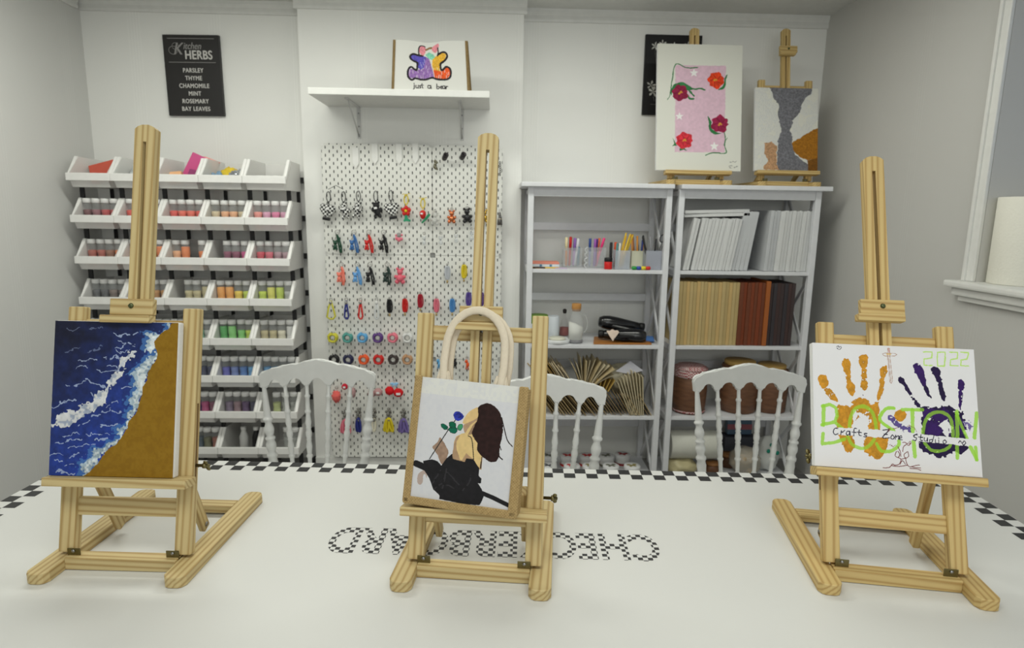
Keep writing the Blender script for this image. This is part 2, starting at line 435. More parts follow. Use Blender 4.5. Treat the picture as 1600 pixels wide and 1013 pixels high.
for nm, (x0, x1, y) in (('baseboard_back', (-.975, .147, YC)),):
    b = new_bm(); box(b, x0, x1, y-.014, y, 0, .055, .003); struct(nm, b, m_trim)
# window: frame and pane in the wall, casing and sill on the room side
b = new_bm(); fx = XR+.2
box(b, fx, fx+.05, WY0, WY1, WZ0+.025, WZ0+.085); box(b, fx, fx+.05, WY0, WY1, WZ1-.06, WZ1)
box(b, fx, fx+.05, WY0, WY0+.06, WZ0+.085, WZ1-.06); box(b, fx, fx+.05, WY1-.06, WY1, WZ0+.085, WZ1-.06)
box(b, fx, fx+.05, (WY0+WY1)/2-.03, (WY0+WY1)/2+.03, WZ0+.085, WZ1-.06)
win = struct('window_1', b, m_trim)
b = new_bm(); box(b, fx+.02, fx+.026, WY0+.05, WY1-.05, WZ0+.07, WZ1-.05)
obj('pane', b, clear('window_glass', (230, 238, 245), .12, .02), win)
b = new_bm()
box(b, XR-.014, XR, WY1, WY1+.045, WZ0+.025, WZ1+.045, .004); box(b, XR-.022, XR, WY1+.03, WY1+.045, WZ0+.025, WZ1+.045, .003)
box(b, XR-.014, XR, WY0-.045, WY0, WZ0+.025, WZ1+.045, .004); box(b, XR-.014, XR, WY0, WY1, WZ1, WZ1+.045, .004)
obj('casing', b, m_trim, win)
b = new_bm(); box(b, XR-.055, XR+.2, WY0-.09, WY1+.09, WZ0, WZ0+.025, .008)
for v in b.verts:      # the sill board only runs into the wall inside the opening
    if v.co.x > XR+.01: v.co.y = max(WY0+.001, min(WY1-.001, v.co.y))
box(b, XR-.035, XR, WY0-.07, WY1+.07, WZ0-.03, WZ0, .006); box(b, XR-.02, XR, WY0-.05, WY1+.05, WZ0-.05, WZ0-.03, .004)
obj('window_sill', b, m_trim, win)

# ================================================================== the table
TW, TD, SQ = 2.294, 1.12, 2.294/80
def table_mat():
    m, nt, bs = nodes_of('white_tabletop_with_check_border'); tc = N(nt, 'ShaderNodeTexCoord'); sp = N(nt, 'ShaderNodeSeparateXYZ')
    nt.links.new(tc.outputs['Object'], sp.inputs[0]); x, y, z = sp.outputs
    fxx = mth(nt, 'FLOOR', mth(nt, 'DIVIDE', mth(nt, 'ADD', x, TW/2+TW), SQ)); fyy = mth(nt, 'FLOOR', mth(nt, 'DIVIDE', mth(nt, 'ADD', mth(nt, 'MULTIPLY', y, -1.0), SQ*40), SQ))
    par = mth(nt, 'MODULO', mth(nt, 'ADD', mth(nt, 'ADD', fxx, fyy), 1.0), 2.0)
    ax = mth(nt, 'SUBTRACT', TW/2, mth(nt, 'ABSOLUTE', x)); d1 = mth(nt, 'LESS_THAN', ax, 2*SQ)
    d2 = mth(nt, 'GREATER_THAN', y, -2*SQ); d3 = mth(nt, 'LESS_THAN', y, -TD+2*SQ)
    band = mth(nt, 'MAXIMUM', d1, mth(nt, 'MAXIMUM', d2, d3))
    top = mth(nt, 'GREATER_THAN', z, -.001)
    f = mth(nt, 'MULTIPLY', mth(nt, 'MULTIPLY', band, par), top)
    nt.links.new(mixc(nt, f, lin((212, 212, 209)), lin((38, 38, 40))), bs.inputs['Base Color'])
    bs.inputs['Roughness'].default_value = .35; bs.inputs['Specular IOR Level'].default_value = .3
    return m
ZTAB = .749
table = thing('craft_table', 'long white craft table with black check border and checkered lettering', 'table', (.048, 1.547, 0), math.radians(-3.04))
b = new_bm(); box(b, -TW/2, TW/2, -TD, 0, -.03, 0)
obj('tabletop', b, table_mat(), table, loc=(0, 0, ZTAB))
for sx in (-1, 1):
    for y in (-TD+.12, -.3):
        b = new_bm(); box(b, -.03, .03, -.03, .03, 0, ZTAB-.03, .004); obj('leg', b, M_WHITE, table, loc=(sx*(TW/2-.35), y, 0))
M_TXT = check_mat('check_print', (212, 212, 209), (36, 36, 38), .0098, .4)
tl = letters('lettering', 'CHECKERBOARD', M_TXT, .118, table,
             Matrix.Translation((-.02, -.385, ZTAB+.0002)) @ Matrix.Rotation(PI, 4, 'Z'), spacing=1.0, offset=.0035, depth=.0001)
xs = [v.co.x for v in tl.data.vertices]; ys = [v.co.y for v in tl.data.vertices]
kx, ky = .668/(max(xs)-min(xs)), .103/(max(ys)-min(ys))
for v in tl.data.vertices: v.co.x *= kx; v.co.y = (v.co.y-(max(ys)+min(ys))/2)*ky

# ================================================================== chairs
def spindle_prof(L, post):
    if post:
        k = [(.0065, 0), (.0072, .03), (.0125, .27), (.0125, .285), (.0165, .295), (.0165, .31), (.0125, .32), (.0105, .34), (.0155, .375), (.0165, .40), (.014, .43), (.0105, .45), (.0165, .465), (.0165, .48), (.0125, .49),
             (.0165, .52), (.017, .55), (.0125, .585), (.0125, .60), (.0175, .615), (.0175, .635), (.0135, .65), (.0165, .69), (.0145, .745), (.0165, .76), (.0165, .775), (.0125, .785), (.0132, .85), (.0145, 1.0)]
    else:
        k = [(.0058, 0), (.0062, .10), (.0095, .115), (.0095, .13), (.0068, .145), (.0078, .26), (.0105, .275), (.0105, .29), (.008, .30), (.0072, .32), (.0105, .40), (.0075, .44), (.010, .452), (.0075, .465), (.0105, .50), (.0105, .53), (.0075, .56), (.010, .573), (.0075, .585), (.0105, .64),
             (.0078, .72), (.0078, .73), (.0105, .74), (.0105, .755), (.0075, .77), (.0065, .88), (.0095, .895), (.0095, .91), (.0062, .925), (.0062, 1.0)]
    return [(r, t*L) for r, t in k]
def turned(name, p_top, p_bot, post, parent):
    p0, p1 = Vector(p_top), Vector(p_bot); z = (p1-p0).normalized(); x = Vector((0, 1, 0)); x = (x-z*x.dot(z)).normalized(); y = z.cross(x)
    M = Matrix(((x.x, y.x, z.x, p0.x), (x.y, y.y, z.y, p0.y), (x.z, y.z, z.z, p0.z), (0, 0, 0, 1)))
    bm = new_bm(); lathe(bm, spindle_prof((p1-p0).length, post), 14); return obj(name, bm, M_CHAIR, parent, M)
def make_chair(label):
    t = thing('spindle_back_chair', label, 'chair', group='white chairs along the far side of the table')
    zt = .915; rec = .10                                    # back leans away from the table (+y)
    yb = lambda z: .0 + (z-.46)*rec
    half = [(0, 0), (.02, -.0012), (.045, -.008), (.07, -.0175), (.085, -.0205), (.105, -.0208), (.12, -.0225), (.14, -.030), (.158, -.0375), (.176, -.0405), (.188, -.045), (.1945, -.054), (.195, -.066), (.191, -.098)]
    arcs = [(.172, -.1)]
    for xc_, rw, zb_, zt_ in ((.1425, .0235, -.098, -.066), (.0735, .0275, -.092, -.060), (0, .0275, -.090, -.0585)):
        arcs.append((xc_+rw+.003, zb_))
        for i in range(13):
            a_ = PI*i/12
            if xc_ == 0 and i > 6: break
            arcs.append((xc_+rw*math.cos(a_), zb_+.004+(zt_-zb_-.004)*math.sin(a_)))
        if xc_: arcs.append((xc_-rw-.003, zb_))
    right = half+arcs; poly = right + [(-x, z) for x, z in right[1:-1][::-1]]
    bm = new_bm(); prism(bm, poly[::-1], -.012, .012, bev=.004)
    for f in bm.faces: f.smooth = False
    sh = Matrix.Identity(4); sh[1][2] = rec
    obj('crest_rail', bm, M_CHAIR, t, Matrix.Translation((0, yb(zt), zt)) @ sh)
    zb = zt-.09; zs = .50
    for s in (-1, 1):
        turned('back_post', (s*.181, yb(zb), zb), (s*.143, yb(.47), .44), True, t)
        bm = new_bm(); tube(bm, [(s*.143, yb(.44)+.0, .46), (s*.15, .0, .3), (s*.165, .06, 0)], .014, 10); obj('rear_leg', bm, M_CHAIR, t)
        bm = new_bm(); lathe(bm, [(.011, 0), (.014, .06), (.018, .07), (.014, .08), (.017, .30), (.02, .31), (.02, .33), (.016, .34), (.018, .44)], 12); obj('front_leg', bm, M_CHAIR, t, loc=(s*.165, -.37, 0))
        bm = new_bm(); tube(bm, [(s*.165, -.37, .2), (s*.155, .02, .2)], .009, 8); obj('stretcher', bm, M_CHAIR, t)
    for k in (-1.5, -.5, .5, 1.5):
        turned('spindle', (k*.0735, yb(zb), zb+.004), (k*.056, yb(zs), zs), False, t)
    bm = new_bm(); box(bm, -.15, .15, -.01, .01, -.014, .014, .005); obj('lower_rail', bm, M_CHAIR, t, loc=(0, yb(.5), .495))
    bm = new_bm(); prism(bm, [(-.2, -.40), (.2, -.40), (.165, .01), (-.165, .01)], 0, .03, bev=.006)
    obj('seat', bm, M_CHAIR, t, Matrix(((1, 0, 0, 0), (0, 0, 1, 0), (0, 1, 0, .44), (0, 0, 0, 1))))
    return t
ch = make_chair('white spindle-back chair in front of the bin rack and pegboard, leftmost of three')
spots = [(at(494, 562, Y=2.05).x, 2.02, 0, None), (at(853, 584, Y=1.88).x, 1.84, 2, 'white spindle-back chair in front of the pen and bottle shelves, middle of three'),
         (at(1170, 583, Y=2.05).x, 2.0, -1, 'white spindle-back chair in front of the brown tub shelf, rightmost of three')]
for i, (x, y, a, lab) in enumerate(spots):
    c = ch if i == 0 else copy_tree(ch)
    c.location = (x, y, 0); c.rotation_euler = (0, 0, math.radians(a))
    if lab: c['label'] = lab

# ================================================================== tabletop easels
def make_easel(label, loc, rz, lean_deg, ledge_L, mast_top, clamp_L, group=None, nut_side=1, sc=1.0, wood_m=None, ledge_w=.30, mast_bot=.20, clamp=True, mast_x=0, clamp_x=0, lip_w=.092, RX=.1235):
    """runners, hinged H frame leaning back, sliding slotted mast, ledge, top clamp, back struts"""
    m = wood_m or M_PINE
    t = thing('tabletop_easel', label, 'easel', loc, rz, group); t.scale = (sc, sc, sc)
    th = math.radians(lean_deg); ux, uz = math.sin(th), math.cos(th)
    Y0, Z0 = .07, .022
    def F(x, L, d=0): return Vector((x, Y0+L*ux+d*uz, Z0+L*uz-d*ux))       # point on the leaning frame; d behind it
    nrm = (0, -uz, ux)
    for s in (-1, 1):
        stick('runner', (s*RX, 0, .0105), (s*RX, .345, .0105), .04, .021, m, t, ends='round')
    stick('front_rail', (-RX+.02, .0615, .0125), (RX-.02, .0615, .0125), .027, .023, m, t)
    stick('rear_rail', (-RX+.02, .285, .013), (RX-.02, .285, .013), .032, .016, m, t)
    for s in (-1, 1):
        u_ = stick('upright', F(s*.109, .004), F(s*.109, .462), .03, .02, m, t, hint=nrm, bev=.003)
        bm = new_bm(); box(bm, .13, .28, -.0016, .0016, -.003, .003); obj('slot', bm, plain((112, 84, 46), .8), u_, Matrix.Translation((0, -s*.0135, 0)))
        # hinge plate at the foot of the upright, with its rivet
        bm = new_bm(); box(bm, -.012, .012, -.001, .001, -.007, .009, .0008); box(bm, -.012, .012, -.001, .014, -.008, -.0065)
        h = obj('hinge_bracket', bm, M_BRASS, t, Matrix.Translation(F(s*.0925, .004, -.011)) @ Matrix.Rotation(0, 4, 'Z'))
        bm = new_bm(); ball(bm, (0, 0, 0), .0035, (1, .5, 1), 10, 6); obj('rivet', bm, M_STEEL, h, Matrix.Translation((s*.0005, -.0018, .004)))
        # back strut from the upright down to the runner
        p0 = F(s*.087, ledge_L+.028, .008); q = Vector((s*.087, .185, .016))
        st = stick('back_strut', q, p0, .013, .022, m, t, hint=(0, -1, .3), ends=None, bev=.003)
        for pt in (.012, (p0-q).length-.012):
            bm = new_bm(); ball(bm, (0, 0, 0), .005, (1, .4, 1), 10, 6); obj('rivet', bm, M_STEEL, st, Matrix.Translation((pt, -s*.0075, 0)))
    stick('middle_rail', F(-.0945, .088, .003), F(.0945, .088, .003), .033, .013, m, t, hint=nrm)
    stick('top_rail', F(-.0945, .425, .004), F(.0945, .425, .004), .028, .012, m, t, hint=nrm)
    # ledge that carries the picture
    lz = ledge_L
    stick('canvas_ledge', F(-ledge_w/2, lz-.008, -.030), F(ledge_w/2, lz-.008, -.030), .040, .016, m, t, hint=(0, ux, uz), bev=.002)
    # mast with its long slot: two rails, a rounded head, a solid foot
    W2, T2 = .0195, .009; Lm = mast_top-mast_bot
    bm = new_bm(); sl = .0032
    x0s, x1s = .02, Lm-.032
    box(bm, x0s, x1s, -W2, -sl, -T2, T2); box(bm, x0s, x1s, sl, W2, -T2, T2)
    box(bm, 0, x0s, -W2, W2, -T2, T2)
    head = [(x1s, -W2), (Lm-.008, -W2), (Lm-.003, -W2*.72), (Lm, -W2*.3), (Lm, W2*.3), (Lm-.003, W2*.72), (Lm-.008, W2), (x1s, W2)]
    a = [bm.verts.new((x, y, -T2)) for x, y in head]; c = [bm.verts.new((x, y, T2)) for x, y in head]; n = len(head)
    bm.faces.new(a[::-1]); bm.faces.new(c)
    for i in range(n): bm.faces.new((a[i], a[(i+1) % n], c[(i+1) % n], c[i]))
    bmesh.ops.remove_doubles(bm, verts=bm.verts[:], dist=1e-5)
    M, _ = axis(F(mast_x, mast_bot, -.0125), F(mast_x, mast_top, -.0125), nrm)
    ms = obj('mast', bm, m, t, M)
    # clamp block that slides on the mast and holds the top edge
    if clamp:
        cb = stick('top_clamp', F(clamp_x-.04, clamp_L+.022, -.029), F(clamp_x+.04, clamp_L+.022, -.029), .03, .014, m, t, hint=nrm, bev=.002)
        stick('clamp_lip', Vector((0, 0, 0)), Vector((lip_w, 0, 0)), .014, .022, m, cb, bev=.002).matrix_basis = Matrix.Translation((.034-lip_w/2, -.0225, .006))
        bm = new_bm(); ball(bm, (0, 0, 0), .005, (1, 1, .6), 12, 6); box(bm, -.0035, .0035, -.0006, .0006, .0024, .0034); box(bm, -.0006, .0006, -.0035, .0035, .0024, .0034)
        obj('screw', bm, plain((96, 104, 74), .4, .8), cb, Matrix.Translation((.04, .002, .0075)))
    # wing nut at the side
    s = nut_side; bm = new_bm()
    lathe(bm, [(.003, 0), (.003, .016), (.0055, .016), (.0055, .022), (.003, .022), (.003, .028)], 10)
    for k in (-1, 1): ball(bm, (k*.0085, 0, .023), .006, (1, .3, .7), 8, 6)
    obj('wing_nut', bm, M_BRASS, t, Matrix.Translation(F(s*.122, ledge_L+.018, 0)) @ Matrix.Rotation(s*PI/2, 4, 'Y') @ Matrix.Rotation(.5, 4, 'Z'))
    bm = new_bm(); lathe(bm, [(.006, 0), (.006, .001), (.004, .0035), (.001, .004)], 10)
    obj('screw_head', bm, M_STEEL, t, Matrix.Translation(F(-s*.122, ledge_L+.018, 0)) @ Matrix.Rotation(-s*PI/2, 4, 'Y'))
    if True:
        bm = new_bm(); ball(bm, (0, 0, 0), .0055, (1, .5, 1), 12, 6); box(bm, -.004, .004, -.0034, -.0024, -.0006, .0006); box(bm, -.0006, .0006, -.0034, -.0024, -.004, .004)
        obj('rail_screw', bm, M_STEEL, t, Matrix.Translation(F(0, .432, -.0045)) @ Matrix.Rotation(-th, 4, 'X'))
    def on_ledge(x, d=0, roll=0, L=None):
        """world matrix of something standing on the ledge against the frame, front facing local -Y"""
        W = Matrix.Translation(loc) @ Matrix.Rotation(rz, 4, 'Z') @ Matrix.Scale(sc, 4)
        return W @ Matrix.Translation(F(x, (lz+.0005) if L is None else L, d)) @ Matrix.Rotation(-th, 4, 'X') @ Matrix.Rotation(roll, 4, 'Y')
    return t, on_ledge
def canvas_thing(label, W, H, T, M, paint, cat='painting', mw=None, **kw):
    """stretched canvas: body (x centred, z up from its bottom edge, front at y=-T) with its painted face"""
    bm = new_bm(); box(bm, -W/2, W/2, -T, 0, 0, H, .0025)
    t = obj('painted_canvas', bm, M_CANVAS, None, M); tag(t, label, cat)
    paint.mesh('painting', W-.001, H-.001, t, Matrix.Translation((0, -T-.0008, .0005)), **kw)
    # stretcher bars behind
    bm = new_bm(); box(bm, -W/2+.004, W/2-.004, .0002, .002, .004, .028); box(bm, -W/2+.004, W/2-.004, .0002, .002, H-.028, H-.004)
    box(bm, -W/2+.004, -W/2+.028, .0002, .002, .028, H-.028); box(bm, W/2-.028, W/2-.004, .0002, .002, .028, H-.028)
    obj('stretcher_frame', bm, M_PINE2, t)
    return t

# ------------------------------------------------------------------ left: sea and beach
E1, on1 = make_easel('pine tabletop easel at the left end of the table holding the sea and beach painting', (-.682, 1.02, ZTAB), math.radians(-3), 12, .150, .806, .440, nut_side=1, ledge_w=.262, mast_x=.016, clamp_x=.012)
P = Paint(300, 360, [(105, 42), (790, 40), (748, 942), (30, 922)], (40, 60, 140), 3)
P.cell = .45*smooth_noise(360, 300, 60, 77)+.55*smooth_noise(360, 300, 24, 78); Yg, Xg = P.Y, P.X
g = np.clip(.15+.95*Yg+.55*(Xg-.45)+P.n1*.25, 0, 1)[..., None]
P.img = np.array((27, 30, 52))*(1-g)+np.array((40, 66, 158))*g
P.img = P.img*(1+.25*(P.cell[..., None]-.5))
foam = [(780, 42), (752, 48), (735, 72), (690, 98), (672, 125), (650, 150), (655, 185), (670, 215), (662, 250), (630, 290), (612, 330), (608, 370), (580, 400), (578, 455), (552, 520), (542, 560), (500, 600), (492, 640), (455, 700), (425, 735), (362, 780), (330, 835), (290, 870), (262, 905), (225, 930)]
sand = foam+[(200, 1000), (860, 1000), (860, 20)]
inner = [(700, 20), (708, 70), (680, 92), (620, 88), (572, 100), (610, 125), (580, 150), (570, 185), (640, 192), (600, 230), (575, 265), (530, 285), (490, 325), (520, 360), (500, 390), (525, 420), (480, 470), (470, 500), (500, 515), (450, 575), (485, 610), (420, 640), (405, 665), (440, 690), (350, 720), (330, 745), (250, 775), (275, 800), (215, 830), (180, 860), (215, 895), (190, 930)]
P.poly(foam+[(200, 1000)]+inner[::-1], (70, 116, 176), .06, .8)
P.poly(foam+[(200, 1000)]+[(x+25, y+8) for x, y in inner[::-1]], (160, 178, 192), .045, 1, .22, dry=.3)
P.poly(foam+[(200, 1000)]+[(x+45, y+12) for x, y in inner[::-1]], (200, 208, 212), .06, 1, .2, dry=.6)
P.poly(sand, (138, 103, 24), .012)
P.put(P.mask_poly(sand, .012) & (P.cell > .6), (158, 120, 40), .22); P.put(P.mask_poly(sand, .012) & (P.cell < .38), (118, 82, 16), .22)
crest = [(540, 205), (505, 215), (470, 255), (458, 290), (480, 285), (520, 240)]
crest2 = [(482, 312), (440, 312), (400, 350), (388, 395), (380, 412), (335, 430), (305, 470), (300, 495), (260, 490), (228, 520), (222, 550), (165, 548), (100, 570), (85, 605), (100, 618), (55, 635), (62, 655), (95, 635), (135, 645), (190, 610), (260, 570), (345, 515), (378, 488), (382, 430), (420, 372), (470, 345)]
for c_ in (crest, crest2):
    P.poly(c_, (170, 180, 200), .05, 1, .15); P.poly(c_, (208, 209, 211), .05, 1, .12, dry=.5)
P.line([(540, 205), (460, 290), (430, 320)], 7/700, (190, 196, 210), .04, .8, .4); P.line([(480, 310), (400, 400), (340, 500)], 12/700, (210, 212, 214), .06, .9, .3)
wl = [[(430, 110), (455, 125), (490, 112), (520, 115), (560, 100)], [(430, 188), (470, 185), (500, 165), (545, 172)], [(440, 200), (460, 215), (510, 195)], [(365, 245), (410, 240), (435, 235), (455, 250)], [(225, 262), (270, 258), (285, 245), (330, 255)],
      [(320, 305), (350, 325), (390, 318), (450, 310)], [(150, 400), (205, 402), (265, 372), (300, 385), (375, 410)], [(155, 220), (190, 205), (235, 185)], [(160, 88), (200, 95), (230, 80)], [(285, 205), (330, 195), (360, 180)], [(380, 290), (420, 285), (440, 295)],
      [(210, 300), (250, 292), (275, 305)], [(65, 535), (110, 515), (130, 495), (200, 485)], [(370, 520), (400, 505), (445, 490)], [(205, 632), (240, 615), (275, 602)], [(335, 630), (365, 632), (395, 625), (430, 628)], [(345, 550), (380, 545), (400, 530)], [(110, 695), (150, 690), (180, 672), (215, 685)],
      [(75, 735), (120, 738), (155, 720), (220, 715)], [(240, 680), (270, 688), (300, 672), (390, 690)], [(150, 758), (190, 755), (235, 742), (300, 745)], [(295, 712), (340, 715), (380, 705)], [(45, 805), (85, 795), (120, 798)], [(150, 812), (190, 800), (240, 800)], [(60, 912), (95, 892), (115, 908), (180, 915)], [(120, 870), (150, 855), (180, 865)],
      [(465, 420), (490, 410), (515, 415)], [(400, 545), (430, 560), (450, 552)], [(70, 840), (110, 835)], [(300, 85), (350, 80), (370, 70)], [(110, 500), (150, 505)], [(280, 440), (310, 470), (340, 470)], [(450, 150), (490, 160), (540, 160)], [(290, 575), (340, 572)]]
for k, l_ in enumerate(wl):
    fade = .85 if l_[0][1] > 230 or l_[0][0] > 400 else .45
    P.line(l_, (5 if k % 3 else 7)/700, (168, 182, 212), .03, fade, .28, True)
relief = np.where((P.img.min(-1) > 150), P.cell*.0022, P.cell*.0006)
canvas_thing('painting of dark blue sea, white foam and ochre sand on the left easel', .230, .284, .018, on1(-.014, -.016), P, rough=.45, relief=relief)
# black cord hooked over the canvas corner
bm = new_bm(); tube(bm, [(-.01, -.004, .0), (0, 0, .006), (.015, .002, .008), (.03, .004, .003)], .0012, 6)

# ------------------------------------------------------------------ middle: tote bag with painted woman
bm.free()
E2, on2 = make_easel('pine tabletop easel in the middle of the table holding the burlap tote bag', (-.036, .985, ZTAB), math.radians(-6.3), 13.5, .108, .805, .438, nut_side=1, mast_bot=.22, ledge_w=.265, lip_w=.08)
P = Paint(300, 340, [(125, 35), (885, 95), (800, 960), (35, 870)], (206, 206, 210), 9)
P.put(P.Y < .13, (214, 214, 210))
P.cell = smooth_noise(340, 300, 40, 93); P.put(P.cell > .6, (200, 201, 207), .3); P.put(P.n1 > .2, (198, 199, 206), .3)
BK = (30, 29, 32)
P.poly([(205, 595), (180, 655), (190, 668), (165, 665), (130, 690), (122, 740), (140, 762), (160, 745), (165, 700), (180, 690), (190, 712)], (176, 158, 150), 0, 1, 0, 0, True)
P.line([(115, 620), (190, 648)], 46/760, BK)
P.line([(560, 800), (650, 835), (765, 888)], 30/760, BK)
# face, neck, back, arm
P.poly([(380, 540), (585, 540), (575, 650), (380, 610)], (176, 144, 110))
P.poly([(558, 235), (510, 250), (470, 285), (445, 335), (455, 345), (500, 345), (560, 300)], (212, 182, 128), 0, 1, .04, 0, True)
P.poly([(555, 300), (520, 320), (465, 345), (450, 355), (455, 395), (470, 405), (515, 350), (550, 320)], (170, 140, 112), 0, 1, .04, 0, True)
P.poly([(560, 310), (500, 350), (465, 405), (440, 410), (400, 430), (385, 470), (378, 560), (440, 590), (470, 540), (520, 580), (560, 640), (580, 560), (560, 480), (530, 430)], (212, 184, 128), 0, 1, .04)
P.poly([(545, 325), (515, 355), (480, 420), (505, 415), (540, 350)], (150, 122, 98))
P.poly([(425, 425), (400, 440), (386, 475), (375, 590), (425, 590), (405, 520), (402, 470)], (168, 138, 108), 0, 1, .05, 0, True)
P.poly([(470, 540), (455, 600), (520, 600), (500, 575)], (170, 138, 108))
P.poly([(285, 440), (270, 470), (235, 500), (240, 520), (270, 560), (300, 620), (345, 545), (325, 490), (300, 455)], (152, 126, 108), .004, 1, .08, 0, True)
P.line([(485, 425), (510, 450), (522, 580)], 6/760, BK, curve=True); P.line([(578, 565), (570, 640)], 6/760, BK)
# dress
P.poly([(165, 600), (230, 588), (270, 600), (295, 628), (330, 580), (372, 545), (375, 580), (460, 600), (470, 575), (520, 580), (560, 640), (555, 690), (575, 710), (570, 742), (550, 742), (575, 780), (590, 830), (560, 888), (480, 888), (275, 855), (280, 830), (235, 790), (210, 720), (170, 660)], BK, .004, 1, .1)
for l_ in ([(230, 750), (270, 690), (290, 660)], [(300, 780), (320, 700), (330, 650)], [(420, 760), (360, 690), (330, 670)], [(500, 690), (490, 740), (440, 790)], [(240, 790), (300, 750), (380, 780)]):
    P.line(l_, 9/760, (62, 61, 64), .01, .6, .3, True)
# hair
P.poly([(560, 225), (600, 206), (640, 212), (690, 245), (715, 290), (725, 370), (718, 430), (705, 480), (700, 540), (680, 590), (640, 598), (600, 575), (560, 540), (545, 510), (548, 470), (525, 440), (510, 405), (535, 340), (552, 290), (550, 250)], (42, 25, 24), .01, 1, .15, 0, True)
P.line([(715, 300), (735, 380), (755, 450), (788, 490)], 7/760, (36, 24, 24), curve=True); P.line([(690, 530), (700, 560), (720, 578)], 8/760, (36, 24, 24), curve=True); P.line([(700, 480), (712, 515)], 6/760, (36, 24, 24))
# rose
P.line([(212, 585), (340, 395), (395, 320)], 7/760, (48, 48, 46), curve=False)
P.poly([(380, 290), (388, 270), (412, 264), (440, 275), (452, 295), (440, 318), (410, 325), (388, 312)], (42, 52, 150), .01, 1, .2, 0, True)
P.line([(395, 285), (420, 280), (435, 295), (415, 305)], 5/760, (30, 30, 96), curve=True)
for c_, q in (((14, 96, 74), [(292, 352), (312, 348), (340, 366), (338, 386), (315, 386), (296, 370)]), ((12, 92, 66), [(350, 340), (372, 332), (396, 345), (398, 370), (375, 376), (352, 365)]), ((14, 104, 80), [(345, 380), (375, 370), (405, 375), (408, 395), (390, 412), (360, 405)]), ((66, 148, 104), [(408, 370), (420, 350), (442, 348), (446, 368), (432, 390), (415, 388)])):
    P.poly(q, c_, 0, 1, .06, 0, True)
    P.line(q+[q[0]], 3/760, (20, 50, 44))
P.line([(318, 372), (405, 380)], 3/760, (20, 60, 50))
BW, BH, BT = .204, .226, .028
bagM = on2(-.025, -.022, math.radians(3.6), .108) @ Matrix.Translation((0, -BT-.004, .003)) @ Matrix.Rotation(math.radians(-7), 4, 'Z')
bm = new_bm(); box(bm, -BW/2, BW/2, .001, BT-.001, .003, BH-.002, .006)
bag = obj('tote_bag', bm, M_JUTE if 'M_JUTE' in globals() else weave_mat('burlap', (116, 94, 58), (202, 174, 124), .0052), None, bagM)
M_JUTE = bag.data.materials[0]
tag(bag, 'burlap tote bag with a painted woman smelling a blue rose, on the middle easel', 'tote bag')
bulge = lambda X, Z: -.006*np.clip(1-(X/(BW/2))**2, 0, 1)*np.clip(np.sin(np.clip(Z/BH, 0, 1)*PI), 0, 1)
P.mesh('painted_panel', BW-.002, BH-.001, bag, Matrix.Translation((0, -.0008, .001)), rough=.85, wave=bulge)
# burlap binding along both sides and the bottom
for nm, x0, x1, z0, z1 in (('burlap_binding', -BW/2-.003, -BW/2+.0105, -.001, BH+.002), ('burlap_binding', BW/2-.0125, BW/2+.004, -.001, BH+.001), ('burlap_binding', -BW/2-.002, BW/2+.003, -.003, .0105)):
    bm = new_bm(); box(bm, x0, x1, -.0065, .002, z0, z1, .003); obj(nm, bm, M_JUTE, bag)
bm = new_bm(); box(bm, BW/2-.002, BW/2+.004, .002, BT, 0, BH-.004, .002); obj('side_gusset', bm, M_JUTE, bag)
for k, (yy, dx, hz) in enumerate(((.006, 0, .130), (BT-.006, .006, .126))):
    pts = [(-.052, .0, -.03), (-.0535, -.002, .0), (-.056, -.001, .03), (-.055, 0, .06)]
    pts += [(-.055*math.cos(a), 0, .06+(hz-.06)*math.sin(a)) for a in [PI*i/14 for i in range(1, 14)]] + [(.055, 0, .06), (.056, -.001, .03), (.0535, -.002, 0), (.052, 0, -.03)]
    bm = new_bm(); tube(bm, [(x+dx, y+yy, z+BH) for x, y, z in pts], .0076, 10, flat=.62); obj('handle', bm, M_ROPE, bag)
    for s in (-1, 1):
        bm = new_bm(); prism(bm, [(-.015, -.004), (.015, -.004), (.0095, .016), (-.0095, .016)], -.0035, .0035, bev=.002); obj('handle_patch', bm, M_ROPE, bag, Matrix.Translation((s*.0535+dx, yy, BH-.001))) if k == 0 else bm.free()

# ------------------------------------------------------------------ right: handprints
E3, on3 = make_easel('pine tabletop easel at the right end of the table holding the handprint canvas', (.733, .960, ZTAB), math.radians(-10.5), 21, .178, .812, .468, nut_side=-1, ledge_w=.29, lip_w=.084, mast_x=-.013, clamp_x=-.013, RX=.128, wood_m=M_PINE2)
P = Paint(440, 330, [(68, 64), (1133, 105), (1195, 935), (100, 862)], (228, 227, 230), 17)
P.cell = .4*smooth_noise(330, 440, 130, 91)+.6*smooth_noise(330, 440, 46, 92)
OR, OR2, PU, PU2, GR = (196, 138, 40), (180, 120, 30), (52, 24, 92), (34, 20, 62), (150, 212, 58)
def pr(pts, col, dry=.25, rough=.012): P.poly(pts, col, rough, 1, .15, dry, True)
u = 1/1080.
# green word behind, 2022
for l_ in ([(800, 122), (855, 120), (858, 160), (805, 168), (805, 208), (860, 210)], [(893, 122), (945, 124), (942, 214), (895, 212), (893, 122)], [(975, 124), (1025, 124), (1025, 165), (980, 172), (978, 210), (1030, 212)], [(1045, 124), (1098, 126), (1090, 168), (1050, 174), (1048, 210), (1100, 214)]):
    P.line(l_, 8*u, (186, 226, 110), .004, .9, .15)
